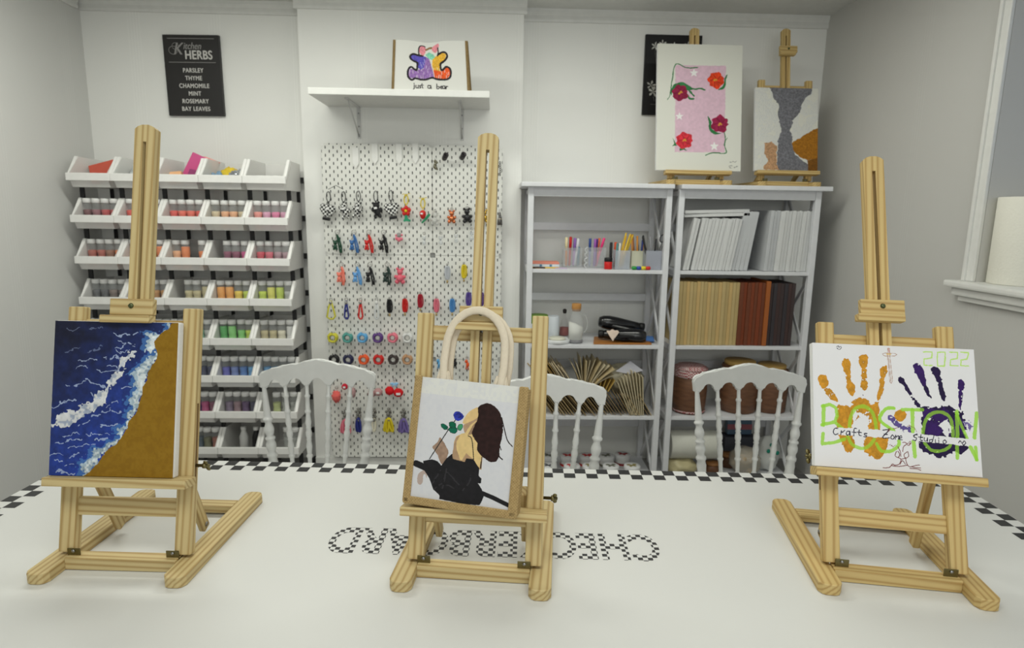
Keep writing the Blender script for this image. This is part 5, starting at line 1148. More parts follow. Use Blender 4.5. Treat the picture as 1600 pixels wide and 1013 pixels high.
bm = new_bm(); tube(bm, smoothed([(.026, 0, .148), (.045, 0, .145), (.058, 0, .115), (.058, 0, .08), (.046, 0, .055), (.037, 0, .05)], 4, False), .0032, 8); obj('handle', bm, M_GLASS, t)
bm = new_bm(); lathe(bm, [(.062, 0), (.066, .003), (.066, .02), (.062, .021), (.061, .012), (.001, .012)], 28); t = put('round_dish', bm, plain((222, 224, 224), .35), on(872, 2, 3.1)-.002, 3.115+.017, 2, 'shallow white round dish in front of the white cylinder', 'dish'); bm = new_bm(); lathe(bm, [(.040, .013), (.043, .015), (.043, .024), (.040, .027), (.001, .027)], 24); obj('cream_disc', bm, plain((214, 212, 196), .5), t)
bm = new_bm(); prism(bm, [(-.15, -.045), (.15, -.045), (.15, .12), (-.12, .12)], 0, .009, bev=.002)
put('wooden_board', bm, plain((170, 112, 52), .45, var=.15, scale=25), on(972, 2, 3.1), 3.13, 2, 'orange-brown board lying under the black heat guns', 'board', M=Matrix(((1, 0, 0, 0), (0, 0, 1, 0), (0, 1, 0, 0), (0, 0, 0, 1))))
bm = new_bm(); box(bm, -.10, .10, -.07, .07, 0, .0015); put('blue_sheet', bm, plain((84, 134, 206), .6), on(992, 2, 3.2), 3.215, 2, 'bright blue sheet under the black heat guns', 'paper', rz=-.2, dz=.0095)
M_GLB = plain((22, 22, 24), .18, spec=.6)
def heat_gun(x, y, dz, rz, label, s=1, ry=0):
    t = thing('heat_gun', label, 'heat gun', (x, y, SZ[2]+dz), rz); t.rotation_euler = (0, ry, rz)
    bm = new_bm(); lathe(bm, [(.012, -.115), (.024, -.112), (.034, -.09), (.0375, -.06), (.035, -.02), (.029, .03), (.024, .07), (.021, .10), (.018, .104)], 22, Matrix.Rotation(PI/2, 4, 'Y') @ Matrix.Scale(1, 4)); obj('barrel', bm, M_GLB, t)
    bm = new_bm(); tube(bm, smoothed([(-.055, -.01, -.01), (-.03, -.03, -.012), (.02, -.05, -.014), (.06, -.055, -.016)], 4, False), lambda k: .016-.003*k, 10); obj('grip', bm, M_GLB, t)
    bm = new_bm(); lathe(bm, [(.0195, .104), (.0215, .106), (.0215, .128), (.019, .13)], 18, Matrix.Rotation(PI/2, 4, 'Y')); obj('nozzle', bm, plain((16, 16, 18), .5), t)
heat_gun(on(968, 2, 3.2), 3.21, .085, 0, 'glossy black heat gun lying on top at the right of the jug shelf', ry=.12)
heat_gun(on(975, 2, 3.12), 3.135, .04, 2.9, 'black heat gun lying lowest on the orange-brown board', ry=0)
bm = new_bm(); pts = []
for k in range(60): a = k*.42; pts.append((.075*math.cos(a)+.01*math.sin(a*2.3), .018*math.sin(a*1.1), .012+.02*abs(math.sin(a*.37))))
tube(bm, smoothed(pts, 2, False), .0032, 6); put('power_cord', bm, M_BLACK, on(985, 2, 3.09), 3.10, 2, 'coiled black power cord in front of the heat guns', 'cord', dz=.010)
bm = new_bm()
fan = [(0, 0)]+[(.058*math.cos(a)*(1+.05*math.sin(a*14)), .058*math.sin(a)*(1+.05*math.sin(a*14))) for a in [.35+i*.07 for i in range(18)]]
prism(bm, fan, -.002, .002, bev=.0005); put('folded_fan', bm, plain((226, 206, 190), .8, var=.15, scale=60), on(955, 2, 3.075)+.01, 3.085, 2, 'small cream and pink folded paper fan before the black heat guns', 'paper fan', M=Matrix.Rotation(-.25, 4, 'X') @ Matrix.Rotation(-.6, 4, 'Y'), dz=.018)

# ---- left unit, envelopes
KR = [(168, 146, 104), (150, 128, 88), (184, 164, 124), (140, 118, 84), (176, 152, 112)]
def sheet(x, y, z, w_, d_, h, ang, rgb, name, label, cat, group, curve=0, rz=0):
    bm = new_bm(); n = 6
    A = []; B = []
    for i in range(n+1):
        s = i/n; xx = curve*s*s; A.append([bm.verts.new((xx-w_/2, yy, h*s)) for yy in (-d_/2, d_/2)]); B.append([bm.verts.new((xx+w_/2, yy, h*s)) for yy in (-d_/2, d_/2)])
    for i in range(n):
        bm.faces.new((A[i][0], A[i+1][0], A[i+1][1], A[i][1])); bm.faces.new((B[i][0], B[i][1], B[i+1][1], B[i+1][0]))
        bm.faces.new((A[i][0], B[i][0], B[i+1][0], A[i+1][0])); bm.faces.new((A[i][1], A[i+1][1], B[i+1][1], B[i][1]))
    bm.faces.new((A[0][0], A[0][1], B[0][1], B[0][0])); bm.faces.new((A[n][0], B[n][0], B[n][1], A[n][1]))
    t = obj(name, bm, plain(rgb, .85, var=.1), None, Matrix.Translation((x, y, z)) @ Matrix.Rotation(rz, 4, 'Z') @ Matrix.Rotation(ang, 4, 'Y')); return tag(t, label, cat, group)
z1 = SZ[1]+.001; xl = LX0+.05
for k in range(34):           # bottom row leaning left
    f = k/33; x = xl+.10+f*(LX1-LX0-.19); L = .165-.03*f+rnd.uniform(-.012, .006)
    a = -.62+rnd.uniform(-.03, .03)-.06*math.sin(f*5)
    sheet(x, 3.18+rnd.uniform(-.03, .02), z1+.0025, .0034, .17, L, a, rnd.choice(KR), 'kraft_envelope', 'brown kraft envelope leaning left in the packed row on the third shelf', 'envelope', 'kraft envelopes leaning in the row')
zt_ = z1+.175
for k in range(15):           # upper fan at the left, brown
    f = k/14
    sheet(xl+.06+f*.15, 3.16+rnd.uniform(-.03, .03), zt_-.02-f*.02, .004, .15, .155+rnd.uniform(-.02, .01), -.50+.10*f+rnd.uniform(-.05, .05), (172, 142, 84) if k < 9 else (206, 190, 158), 'paper_bag', 'brown paper bag fanned on top of the envelopes at the left' if k < 9 else 'pale paper bag fanned on top beside the brown ones', 'paper bag', 'brown fanned bags' if k < 9 else 'pale fanned bags', curve=-.02)
for k in range(11):           # cream fan opening upward in the middle
    f = k/10
    sheet(xl+.245+f*.05, 3.16+rnd.uniform(-.03, .03), zt_-.03, .0036, .13, .15+rnd.uniform(-.02, .01), -.25+f*1.05, (206, 194, 164) if k % 3 else (190, 172, 132), 'paper_bag', 'cream paper bag in the V-shaped fan in the middle of the third shelf', 'paper bag', 'cream bags in a V-shaped fan', curve=(f-.4)*.05)
for k in range(5): sheet(xl+.32+k*.016, 3.15, zt_-.05, .004, .12, .07, .1+.1*k, (190, 158, 80), 'paper_bag', 'short ochre paper bag between the cream fan and the plastic bag', 'paper bag', 'short ochre bags')
bm = new_bm(); blob(bm, (0, 0, .13), .085, (1.15, .85, .95), 21, .35, 2.4, 30, 20); put('plastic_bag', bm, clear('crinkled_plastic', (206, 198, 170), .8, .3), LX1-.17, 3.2, 1, 'crinkled plastic bag of cream papers at the right of the envelopes', 'bag', dz=.035)
for k in range(9): sheet(LX1-.15+k*.0085, 3.15, z1+.003, .004, .14, .24-abs(k-5)*.012, -.40+.042*k, (202, 190, 158), 'paper_bag', 'cream paper bag standing at the right end of the third shelf', 'paper bag', 'cream bags at the right end')
bm = new_bm(); prism(bm, [(-.075, 0), (0, .055), (.07, .005), (.0, -.015)], -.001, .001); put('paper_sheet', bm, plain((204, 204, 214), .7), LX1-.155, 3.12, 1, 'pale lavender paper corner on top of the plastic bag', 'paper', dz=.228)

# ---- left unit, tins on the bottom shelf
def butterfly(seed): 
    pts = [(0, .006), (.012, .02), (.026, .018), (.027, .006), (.014, .0), (.020, -.012), (.012, -.018), (.002, -.008)]
    return pts+[(-x, y) for x, y in pts[::-1]]
TIN = [(829, 3.10, 0), (857, 3.10, 0), (894, 3.10, 1), (923, 3.10, 3), (955, 3.10, 2), (988, 3.10, 3), (831, 3.24, 0), (857, 3.24, 2), (887, 3.24, 1), (917, 3.24, 1), (947, 3.24, 2), (972, 3.26, 4)]
TC = [((90, 90, 92), 'grey'), ((196, 40, 40), 'red'), ((110, 110, 96), 'grey-green'), ((140, 130, 80), 'olive'), ((150, 50, 54), 'dark red')]
TP = ['first', 'second', 'third', 'fourth', 'fifth', 'last']
for k, (u, y, c) in enumerate(TIN):
    bm = new_bm(); lathe(bm, [(.040, 0), (.042, .003), (.042, .055), (.040, .057)], 24)
    t = put('round_tin', bm, plain((214, 214, 212), .35), at(u, 722, Y=y).x, y, 0, '%s tin of the %s row on the bottom shelf, with %s butterfly' % (TP[k % 6], 'front' if k < 6 else 'back', TC[c][1]), 'tin', 'butterfly tins', rz=rnd.uniform(-.4, .4))
    bm = new_bm(); lathe(bm, [(.043, .046), (.0435, .048), (.0435, .066), (.042, .068), (.001, .068)], 24); l = obj('lid', bm, plain((222, 222, 222), .3), t)
    bm = new_bm(); P_ = butterfly(k); A = [bm.verts.new((x, y_-.002, .0684)) for x, y_ in P_]; bm.faces.new(A); bmesh.ops.extrude_face_region(bm, geom=bm.faces[:])
    for q in bm.verts[len(A):]: q.co.z += .0006
    obj('butterfly_print', bm, plain(TC[c][0], .5, var=.4, scale=120), l)
    bm = new_bm(); lathe(bm, [(.0425, .012), (.0428, .014), (.0428, .024), (.0425, .026)], 24, caps=False); obj('coloured_band', bm, plain(TC[c][0], .5), t)

# ---- right unit, white canvases
zc = SZ[3]+.001; M_CV2 = plain((214, 215, 214), .8); M_CV3 = plain((196, 198, 200), .8)
def leaning(x, y, w_, d_, h, a, m, name, label, cat, group, z=zc):
    bm = new_bm(); box(bm, 0, w_, 0, d_, 0, h, .0015); o = obj(name, bm, m, None, Matrix.Translation((x, y, z+max(0, -math.sin(a))*0+abs(math.sin(a))*w_*(1 if a > 0 else 0))) @ Matrix.Rotation(a, 4, 'Y')); return tag(o, label, cat, group)
xq = lambda u, v=425, Y=3.10: at(u, v, Y=Y).x
x = xq(1065)
for k in range(14):
    w_ = .0168+rnd.uniform(-.0006, .0006); leaning(x, 3.085+.005*(k % 2), w_-.0012, .24, .262-.003*(k % 3 == 1), .17-.012*(k > 9), M_CV2, 'blank_canvas', 'blank white canvas in the leaning left half of the top shelf row', 'canvas', 'leaning white canvases'); x += w_*1.025+.001*(k == 1)*8
for k in range(4):
    w_ = .021; leaning(x, 3.10, w_-.001, .24, .296, .165-.01*k, M_CV3, 'blank_canvas', 'taller greyish canvas leaning where the two canvas halves meet', 'canvas', 'taller leaning canvases'); x += w_*1.03
x = xq(1191)
for k in range(13):
    w_ = .0178+.006*(k in (3,)); leaning(x, 3.085+.006*(k % 3), w_-.0016, .24, .302-.003*(k % 2), .05-.0012*k, M_CV2 if k > 2 else M_CV3, 'blank_canvas', 'blank white canvas standing nearly upright at the right of the top shelf', 'canvas', 'upright white canvases'); x += w_*1.004
for k in range(2):
    bm = new_bm(); box(bm, -.17, .16, 0, .26, 0, .016, .002); o = obj('blank_canvas', bm, M_CV2, None, Matrix.Translation((xq(1116)-.0, 3.10, zc+.268+.0175*k)) @ Matrix.Rotation(-.035 if k else -.035, 4, 'Y') @ Matrix.Rotation(.05*k, 4, 'Z')); tag(o, 'blank white canvas lying flat on the leaning ones, %s of two' % ('upper' if k else 'lower'), 'canvas')
# ---- right unit, notebooks
zc2 = SZ[2]+.001; x = xq(1055, 538)
def notebooks(n, w_, m, name, label, h, group, var=0, y=3.09):
    global x
    for k in range(n):
        ww = w_+rnd.uniform(-.0012, .0012); hh = h+rnd.uniform(-.002, .002)
        bm = new_bm(); box(bm, 0, ww-.0009, 0, .21, 0, hh, .002)
        t = obj(name, bm, m if not isinstance(m, list) else m[k % len(m)], None, Matrix.Translation((x, y+rnd.uniform(-.003, .003), zc2))); tag(t, label, 'notebook', group); x += ww
KN = [plain((190, 168, 118), .8, var=.08), plain((182, 160, 110), .8, var=.08), plain((198, 168, 112), .8, var=.08)]
notebooks(17, .0183, KN, 'kraft_notebook', 'kraft-coloured notebook in the long row on the second shelf', .325, 'kraft notebooks')
notebooks(7, .0185, [plain((110, 58, 34), .6, var=.15, scale=80), plain((124, 58, 28), .6, var=.15, scale=80)], 'brown_notebook', 'rust brown notebook in the block between kraft and dark ones', .325, 'rust brown notebooks')
notebooks(1, .022, plain((164, 92, 40), .6), 'brown_notebook', 'single orange-brown notebook beside the dark block', .332, None, y=3.082)
notebooks(7, .0192, [plain((62, 50, 50), .6), plain((56, 52, 56), .6), plain((66, 48, 46), .6)], 'dark_notebook', 'dark brown notebook at the right end of the second shelf', .322, 'dark brown notebooks')
# ---- right unit, brown tubs
def bark_mat():
    m, nt, b = nodes_of('mottled_brown_bark'); tc = N(nt, 'ShaderNodeTexCoord'); mp = N(nt, 'ShaderNodeMapping'); mp.inputs['Scale'].default_value = (14, 14, 60)
    nt.links.new(tc.outputs['Object'], mp.inputs[0]); nz = N(nt, 'ShaderNodeTexNoise'); nz.inputs['Scale'].default_value = 1; nz.inputs['Detail'].default_value = 4; nt.links.new(mp.outputs[0], nz.inputs['Vector'])
    nt.links.new(mixc(nt, nz.outputs['Fac'], lin((52, 32, 22)), lin((140, 96, 66))), b.inputs['Base Color']); b.inputs['Roughness'].default_value = .5; return m
M_BARK = bark_mat(); M_TAN = plain((196, 160, 92), .5); M_GREDC = check_mat('red_white_gingham', (214, 200, 196), (150, 44, 54), .0075, .8)
def tub(x, y, r, h, label, lid=True):
    bm = new_bm(); lathe(bm, [(r*.90, 0), (r*.97, .004), (r, h*.25), (r*1.03, h*.5), (r, h*.72), (r*.92, h*.80), (r*.90, h*.84), (r*.95, h*.86), (r*.95, h*.90), (r*.86, h*.92)], 30)
    t = put('brown_tub', bm, M_BARK, x, y, 1, label, 'tub')
    if lid: bm = new_bm(); lathe(bm, [(r*.78, h*.92), (r*.82, h*.925), (r*.82, h*.985), (r*.79, h), (.001, h)], 30); obj('tan_lid', bm, M_TAN, t)
    return t
tub(xq(1150, 645, 3.20), 3.20, .098, .275, 'brown mottled tub with tan lid in the middle of the third shelf'); tub(xq(1203, 645, 3.2)-.012, 3.2, .088, .255, 'brown mottled tub with tan lid at the right of the third shelf')
t = tub(xq(1076, 645, 3.16), 3.175, .088, .25, 'brown mottled tub dressed in red gingham at the left of the third shelf', False)
bm = new_bm(); lathe(bm, [(.086, .195), (.0885, .20), (.086, .235), (.070, .252), (.001, .256)], 30); g_ = obj('gingham_cover', bm, M_GREDC, t)
bm = new_bm(); torus(bm, (0, 0, .238), .086, .004, plane='xy', n=28, k=6); tube(bm, [(.03, -.085, .245), (.05, -.09, .20), (.075, -.085, .165)], .0035, 6); tube(bm, [(.03, -.085, .245), (.06, -.085, .215), (.085, -.07, .19)], .0035, 6); obj('ribbon', bm, M_GREDC, t)
bm = new_bm(); torus(bm, (0, 0, .012), .0845, .005, plane='xy', n=28, k=6); obj('base_ribbon', bm, M_GREDC, t)
# ---- right unit, bottom shelf
bm = new_bm(); lathe(bm, [(.075, -.13), (.076, -.125), (.076, .125), (.075, .13)], 30, Matrix.Rotation(PI/2, 4, 'Y')); put('paper_roll', bm, plain((206, 206, 196), .6), xq(1083, 690, 3.14), 3.15, 0, 'large off-white roll lying across the lower right shelf', 'roll', dz=.168)
bm = new_bm(); blob(bm, (0, 0, .045), .075, (1.15, .9, .62), 33, .25, 2.2); put('cream_bag', bm, plain((190, 180, 140), .35, var=.25, scale=18), xq(1064, 727, 3.13), 3.13, 0, 'crinkled cream bag under the off-white roll', 'bag', dz=.01)
for u, y, r in ((1113, 3.14, .042), (1136, 3.26, .045)):
    bm = new_bm(); lathe(bm, [(r*.9, 0), (r, .005), (r, .05), (r*.8, .06)], 20); t = put('small_pot', bm, plain((92, 60, 38), .5, var=.3), xq(u, 727, y), y, 0, 'small brown pot %s on the lower right shelf' % ('beside the cream bag' if u == 1113 else 'behind the first brown pot'), 'pot'); bm = new_bm(); lathe(bm, [(r*.82, .06), (r*.84, .062), (r*.84, .074), (.001, .076)], 20); obj('lid', bm, plain((150, 104, 60), .5), t)
bm = new_bm(); blob(bm, (0, 0, .07), .09, (.9, .8, .85), 41, .2, 2.2); t = put('clear_bag', bm, clear('clear_bag_beige', (214, 206, 190), .45, .2), xq(1160, 720, 3.2), 3.17, 0, 'clear bag of beige pebbles on the lower right shelf', 'bag', dz=.0)
bm = new_bm(); r0 = random.Random(3)
for k in range(26): blob(bm, (r0.uniform(-.055, .055), r0.uniform(-.05, .03), .025+r0.uniform(0, .08)), r0.uniform(.012, .02), (1, .9, .8), k, .2, 2, 8, 6)
o = obj('pebbles', bm, plain((176, 158, 132), .8, var=.3, scale=30), t); o['kind'] = 'stuff'
bm = new_bm(); blob(bm, (0, 0, .10), .085, (.75, .6, 1.2), 47, .25, 2.2); t = put('white_carrier_bag', bm, plain((206, 208, 204), .5), xq(1200, 700, 3.2), 3.2, 0, 'white carrier bag with teal dots at the right of the lower shelf', 'bag', dz=.0)
bm = new_bm()
for q in ((-.02, .13), (.012, .145), (-.006, .165), (.03, .12)): ball(bm, (q[0], -.052, q[1]), .011, (1, .25, 1.1), 10, 7)
obj('teal_dots', bm, plain((24, 130, 110), .5), t)
bm = new_bm(); box(bm, -.07, .07, -.02, .02, 0, .17, .006); t = put('snack_packet', bm, plain((86, 110, 134), .35, var=.2), xq(1153, 690, 3.33), 3.335, 0, 'blue packet with a pink band at the back of the lower right shelf', 'packet', dz=.16, M=Matrix.Rotation(-.1, 4, 'X')); bm = new_bm(); box(bm, -.0705, .0705, -.0206, -.018, .03, .06); obj('pink_band', bm, plain((166, 96, 106), .5), t)
bm = new_bm(); box(bm, -.09, .09, -.05, .04, 0, .155, .004); put('grey_box', bm, plain((70, 72, 80), .6), xq(1153, 690, 3.33), 3.34, 0, 'dark grey box under the blue packet on the lower right shelf', 'box')

# ================================================================== on top of the unit, on the walls
P = Paint(230, 330, [(125, 170), (637, 170), (637, 938), (125, 930)], (222, 222, 212), 31)
u_ = 1/512.
P.cell = smooth_noise(330, 230, 46, 94); P.poly([(232, 298), (537, 296), (537, 822), (236, 822)], (220, 186, 202), .004, 1, .03)
GN = (52, 120, 70)
for l_, w_ in (([(365, 308), (300, 312), (250, 292), (228, 300), (215, 380), (205, 440)], 6), ([(205, 440), (200, 480), (185, 505)], 4), ([(300, 430), (340, 440), (385, 436), (410, 446)], 9), ([(310, 440), (330, 465), (345, 482)], 10), ([(300, 470), (320, 495), (345, 500)], 10), ([(535, 700), (540, 740), (535, 780), (548, 815), (535, 830), (470, 825), (420, 842)], 6), ([(540, 750), (553, 735)], 4)):
    P.line(l_, w_*u_, GN, .01, 1, 0, True)
P.poly([(205, 450), (225, 415), (270, 398), (315, 418), (335, 440), (300, 450), (260, 425), (225, 440), (210, 480)], GN, .01, 1, .1, 0, True)
P.poly([(548, 345), (530, 370), (525, 410), (490, 440), (520, 438), (540, 410), (540, 375)], GN, .01, 1, .1, 0, True)
P.poly([(432, 600), (452, 635), (455, 675), (500, 705), (530, 700), (480, 716), (445, 690), (438, 650)], GN, .01, 1, .1, 0, True)
P.poly([(222, 735), (235, 760), (250, 785), (218, 785), (230, 770)], GN, .01); P.poly([(265, 800), (290, 795), (315, 815), (290, 808), (265, 815)], GN, .01)
def rose(cx, cy, r, col):
    P.poly([(cx+r*(1+.13*math.sin(a*6.5+cx))*math.cos(a), cy+r*(1+.1*math.sin(a*5+cy))*math.sin(a)) for a in [2*PI*i/40 for i in range(40)]], col, .012, 1, .12)
    for k in range(5): P.line([(cx+r*.75*math.cos(k*1.26+.5), cy+r*.75*math.sin(k*1.26+.5)), (cx+r*.3*math.cos(k*1.26+.9), cy+r*.3*math.sin(k*1.26+.9))], 5*u_, tuple(int(c*.72) for c in col), .01, .7)
    P.line([(cx-8, cy+4), (cx+2, cy-6), (cx+10, cy)], 9*u_, (214, 160, 60), .02, .9)
rose(477, 384, 48, (222, 66, 30)); rose(262, 464, 48, (142, 30, 66)); rose(505, 650, 52, (150, 32, 72)); rose(292, 752, 50, (208, 48, 62))
def star(cx, cy, r): P.poly([(cx+(r if i % 2 == 0 else r*.42)*math.sin(i*PI/5), cy-(r if i % 2 == 0 else r*.42)*math.cos(i*PI/5)) for i in range(10)], (240, 238, 236), .004)
star(344, 342, 28); star(260, 606, 26); star(474, 786, 30)
for l_ in ([(572, 885), (590, 878), (602, 884), (612, 878)], [(562, 912), (580, 905), (598, 912), (620, 908)], [(565, 918), (600, 916)]): P.line(l_, 4*u_, (150, 150, 146), .02, .9, .2)
EF, onF = make_easel('pine easel on top of the shelf units behind the flower canvas', (at(1086, 278, Y=3.15).x-.002, 3.06, ZTOP), 0, 9, .034, .655, .5, sc=1.13, ledge_w=.29, clamp=False, wood_m=M_PINE2, mast_bot=.2, mast_x=-.018)
canvas_thing('tall white canvas painted with four flowers on a pink panel, on the shelf top',   .372, .545, .018, onF(.002, -.016, 0), P, rough=.7)
P = Paint(190, 250, [(728, 425), (1105, 425), (1100, 925), (728, 925)], (214, 214, 208), 37)
P.put(P.cell > .6, (206, 208, 206), .5); P.put(P.n1 > .22, (222, 220, 206), .5)
GY = (114, 114, 120)
P.poly([(810, 420), (1070, 420), (1065, 455), (1035, 475), (1005, 520), (1000, 570), (960, 610), (945, 650), (935, 690), (950, 730), (955, 790), (970, 830), (1010, 860), (1045, 885), (1045, 930), (860, 930), (862, 740), (885, 690), (870, 640), (865, 570), (870, 530), (835, 480)], GY, .03, 1, .16)
P.poly([(1110, 662), (1060, 685), (1010, 715), (950, 755), (955, 800), (985, 835), (1040, 860), (1110, 845)], (160, 106, 28), .02, 1, .12); P.poly([(1040, 862), (1110, 840), (1110, 930), (1045, 930)], (120, 78, 22), .01, 1, .12)
P.poly([(785, 760), (820, 755), (856, 775), (860, 900), (870, 920), (780, 920), (785, 895), (805, 870), (785, 820)], (184, 144, 108), .03, 1, .14)
EG, onG = make_easel('pine easel on top of the right shelf unit behind the grey abstract canvas', (at(1225, 270, Y=3.15).x+.004, 3.075, ZTOP), 0, 10, .042, .69, .57, sc=1.1, ledge_w=.285, wood_m=M_PINE2, mast_bot=.2, lip_w=.07, mast_x=-.005, clamp_x=.0)
canvas_thing('small abstract canvas with grey column and ochre patch, on the right shelf top', .288, .374, .018, onG(-.006, -.016, 0), P, rough=.7, relief=np.clip(P.cell*.0012, 0, .002))
# black flower poster behind the flower canvas
P = Paint(110, 150, [(72, 95), (410, 103), (385, 590), (42, 582)], (28, 28, 30), 41)
def lily(cx, cy, r, n=6, a0=0):
    for k in range(n):
        a = a0+k*2*PI/n; P.poly([(cx, cy), (cx+r*math.cos(a-.3)*.7, cy+r*math.sin(a-.3)*.7), (cx+r*math.cos(a), cy+r*math.sin(a)), (cx+r*math.cos(a+.3)*.7, cy+r*math.sin(a+.3)*.7)], (196, 196, 190), .01, .95, .15)
for q in ((125, 165, 26), (172, 150, 24), (238, 160, 22), (325, 160, 24), (100, 400, 32), (112, 440, 36), (150, 450, 30), (230, 300, 40), (300, 420, 40), (330, 300, 30)): lily(*q, 5, q[0]*.1)
for l_ in ([(112, 470), (115, 500)], [(95, 520), (150, 522)], [(125, 180), (130, 260)]): P.line(l_, 4/330, (130, 130, 126), .02, .6)
pa, pb, pc = at(1008, 55, Y=YB), at(1096, 56, Y=YB), at(1000, 180, Y=YB); pw_, ph_ = pb.x-pa.x, pa.z-pc.z
bm = new_bm(); box(bm, -pw_/2, pw_/2, -.018, 0, 0, ph_, .001); t = obj('wall_poster', bm, M_BLACK, None, Matrix.Translation(((pa.x+pb.x)/2, YB-.001, pc.z))); tag(t, 'black wall plaque with white blossoms, half hidden behind the flower canvas', 'poster')
P.mesh('blossom_print', pw_-.002, ph_-.002, t, Matrix.Translation((0, -.0188, .001)), rough=.5)
# herb sign
sa, sb, sc_ = at(256, 55, Y=YB), at(343, 55, Y=YB), at(270, 181, Y=YB); sw, sh = .283, sa.z-sc_.z
t = obj('herb_sign', new_bm(), plain((38, 36, 36), .45), None, Matrix.Translation(((sa.x+sb.x)/2+.006, YB-.001, sc_.z)) @ Matrix.Rotation(math.radians(-.6), 4, 'Y')); tag(t, 'black herb list sign with white lettering on the left back wall', 'sign')
bm = new_bm(); box(bm, -sw/2, sw/2, -.02, 0, 0, sh, .0015); bm.to_mesh(t.data); bm.free()
m_let = plain((206, 204, 200), .5); m_dim = plain((150, 148, 146), .5)
def L(body, size, x, z, sx=1, m=None, **kw):
    return letters('lettering', body, m or m_let, size, t, Matrix.Translation((x, -.0203, z)) @ Matrix.Rotation(PI/2, 4, 'X') @ Matrix.Diagonal((sx, 1, 1, 1)), **kw)
for i, wd in enumerate(('PARSLEY', 'THYME', 'CHAMOMILE', 'MINT', 'ROSEMARY', 'BAY LEAVES')): L(wd, .030, 0, .213-i*.0378, .82, spacing=1.12, bold=.0009)
L('HERBS', .060, .034, .278, .78, spacing=1.06, bold=.0019)
L('itchen', .046, .004, .326, .80, m=m_dim, shear=.3, spacing=1.0, bold=.0006)
L('K', .082, -.070, .300, .85, m=m_dim, shear=.3, bold=.001)
bm = new_bm(); torus(bm, (-.092, 0, .320), .022, .0012, sx=1, sz=.9, n=24, k=5); torus(bm, (-.080, 0, .340), .016, .001, n=20, k=5); obj('flourish', bm, m_dim, t, Matrix.Translation((0, -.0203, 0)))
for z in (.377, .262): bm = new_bm(); box(bm, -.118, .118, -.0206, -.0199, z-.0012, z+.0012); obj('rule_line', bm, m_dim, t)
# wall shelf with two wire brackets
ws = at(620, 139, Y=2.98); x0, x1 = at(481, 145, Y=2.98).x, at(765, 143, Y=2.98).x; zt = ws.z
t = thing('wall_shelf', 'white wall shelf above the pegboard carrying the bear tote', 'shelf', ((x0+x1)/2, YC, zt)); hw = (x1-x0)/2
bm = new_bm(); box(bm, -hw, hw, -(YC-2.98), 0, -.030, 0, .003); obj('shelf_board', bm, plain((228, 228, 224), .4), t)
for u in (561, 722):
    bx = at(u, 195, Y=YC).x-(x0+x1)/2; bm = new_bm(); box(bm, -.009, .009, -.004, 0, -.185, -.030); br = obj('bracket', bm, plain((206, 206, 204), .35), t, loc=(bx, 0, 0))
    bm = new_bm(); box(bm, -.009, .009, -.27, 0, -.034, -.030); obj('bracket_arm', bm, plain((206, 206, 204), .35), br)
    bm = new_bm(); tube(bm, [(0, -.005, -.175), (0, -.235, -.036)], .0035, 8); obj('bracket_brace', bm, plain((206, 206, 204), .35), br)
    for z in (-.06, -.125, -.165): bm = new_bm(); ball(bm, (0, -.005, z), .004, (1, .5, 1), 10, 6); obj('screw', bm, M_STEEL, br)
# bear tote
P = Paint(220, 150, [(258, 175), (1250, 195), (1235, 895), (210, 895)], (216, 216, 210), 51)
K = (44, 40, 44); u_ = 1/1000.
body = [(640, 400), (580, 395), (510, 375), (465, 395), (462, 430), (500, 470), (560, 500), (555, 560), (545, 605), (510, 590), (470, 560), (430, 590), (415, 660), (430, 720), (475, 750), (520, 725), (600, 745), (680, 740), (760, 715), (830, 735), (950, 740), (1010, 700), (1025, 630), (1010, 575), (960, 555), (915, 600), (890, 590), (890, 510), (950, 465), (985, 410), (970, 360), (920, 350), (860, 385), (800, 400), (740, 350), (690, 370)]
P.poly([(455, 400), (560, 380), (690, 420), (680, 560), (600, 600), (550, 560), (540, 490), (470, 450)], (92, 84, 176), .006, 1, .12)
P.poly([(690, 420), (730, 440), (770, 600), (790, 735), (700, 725), (560, 735), (430, 720), (420, 640), (440, 580), (520, 600), (640, 590)], (146, 110, 172), .006, 1, .12)
P.poly([(780, 440), (860, 385), (930, 355), (975, 380), (950, 450), (885, 500), (880, 620), (780, 620), (765, 520)], (222, 172, 62), .006, 1, .1)
P.poly([(780, 600), (880, 620), (915, 610), (950, 560), (1010, 580), (1018, 660), (960, 735), (830, 735), (790, 700)], (226, 92, 44), .006, 1, .1)
P.poly([(680, 390), (730, 350), (790, 385), (815, 420), (770, 460), (720, 440)], (134, 204, 176), .008, 1, .1)
rr = random.Random(5)
for k in range(26):
    x = rr.uniform(440, 1000); y = rr.uniform(560, 690); P.line([(x, y), (x+rr.uniform(-8, 8), y+rr.uniform(30, 60))], 7*u_, (222, 214, 218), .004, .75)
for k in range(8): x = rr.uniform(600, 740); y = rr.uniform(440, 560); P.line([(x, y), (x+rr.uniform(-6, 6), y+40)], 6*u_, (206, 200, 222), .004, .7)
P.line(smoothed(body[0:30], 3, False), 27*u_, K, .004); P.line([(860, 385), (920, 350), (970, 360), (985, 410), (950, 465), (890, 510)], 27*u_, K, .004, curve=True)
PKC = (222, 140, 150)
P.poly([(590, 310), (610, 270), (650, 262), (685, 290), (690, 330), (660, 390), (620, 385), (600, 350)], PKC, .01, 1, .1, 0, True); P.poly([(775, 300), (830, 240), (878, 222), (870, 280), (850, 330), (820, 365), (790, 340)], PKC, .01, 1, .1, 0, True)
P.line([(590, 395), (585, 320), (605, 270), (640, 255), (680, 275)], 19*u_, K, .004, curve=True); P.line([(850, 400), (865, 350), (860, 290)], 18*u_, K, .004); P.line([(690, 320), (730, 300), (770, 290)], 26*u_, (140, 110, 70), .01)
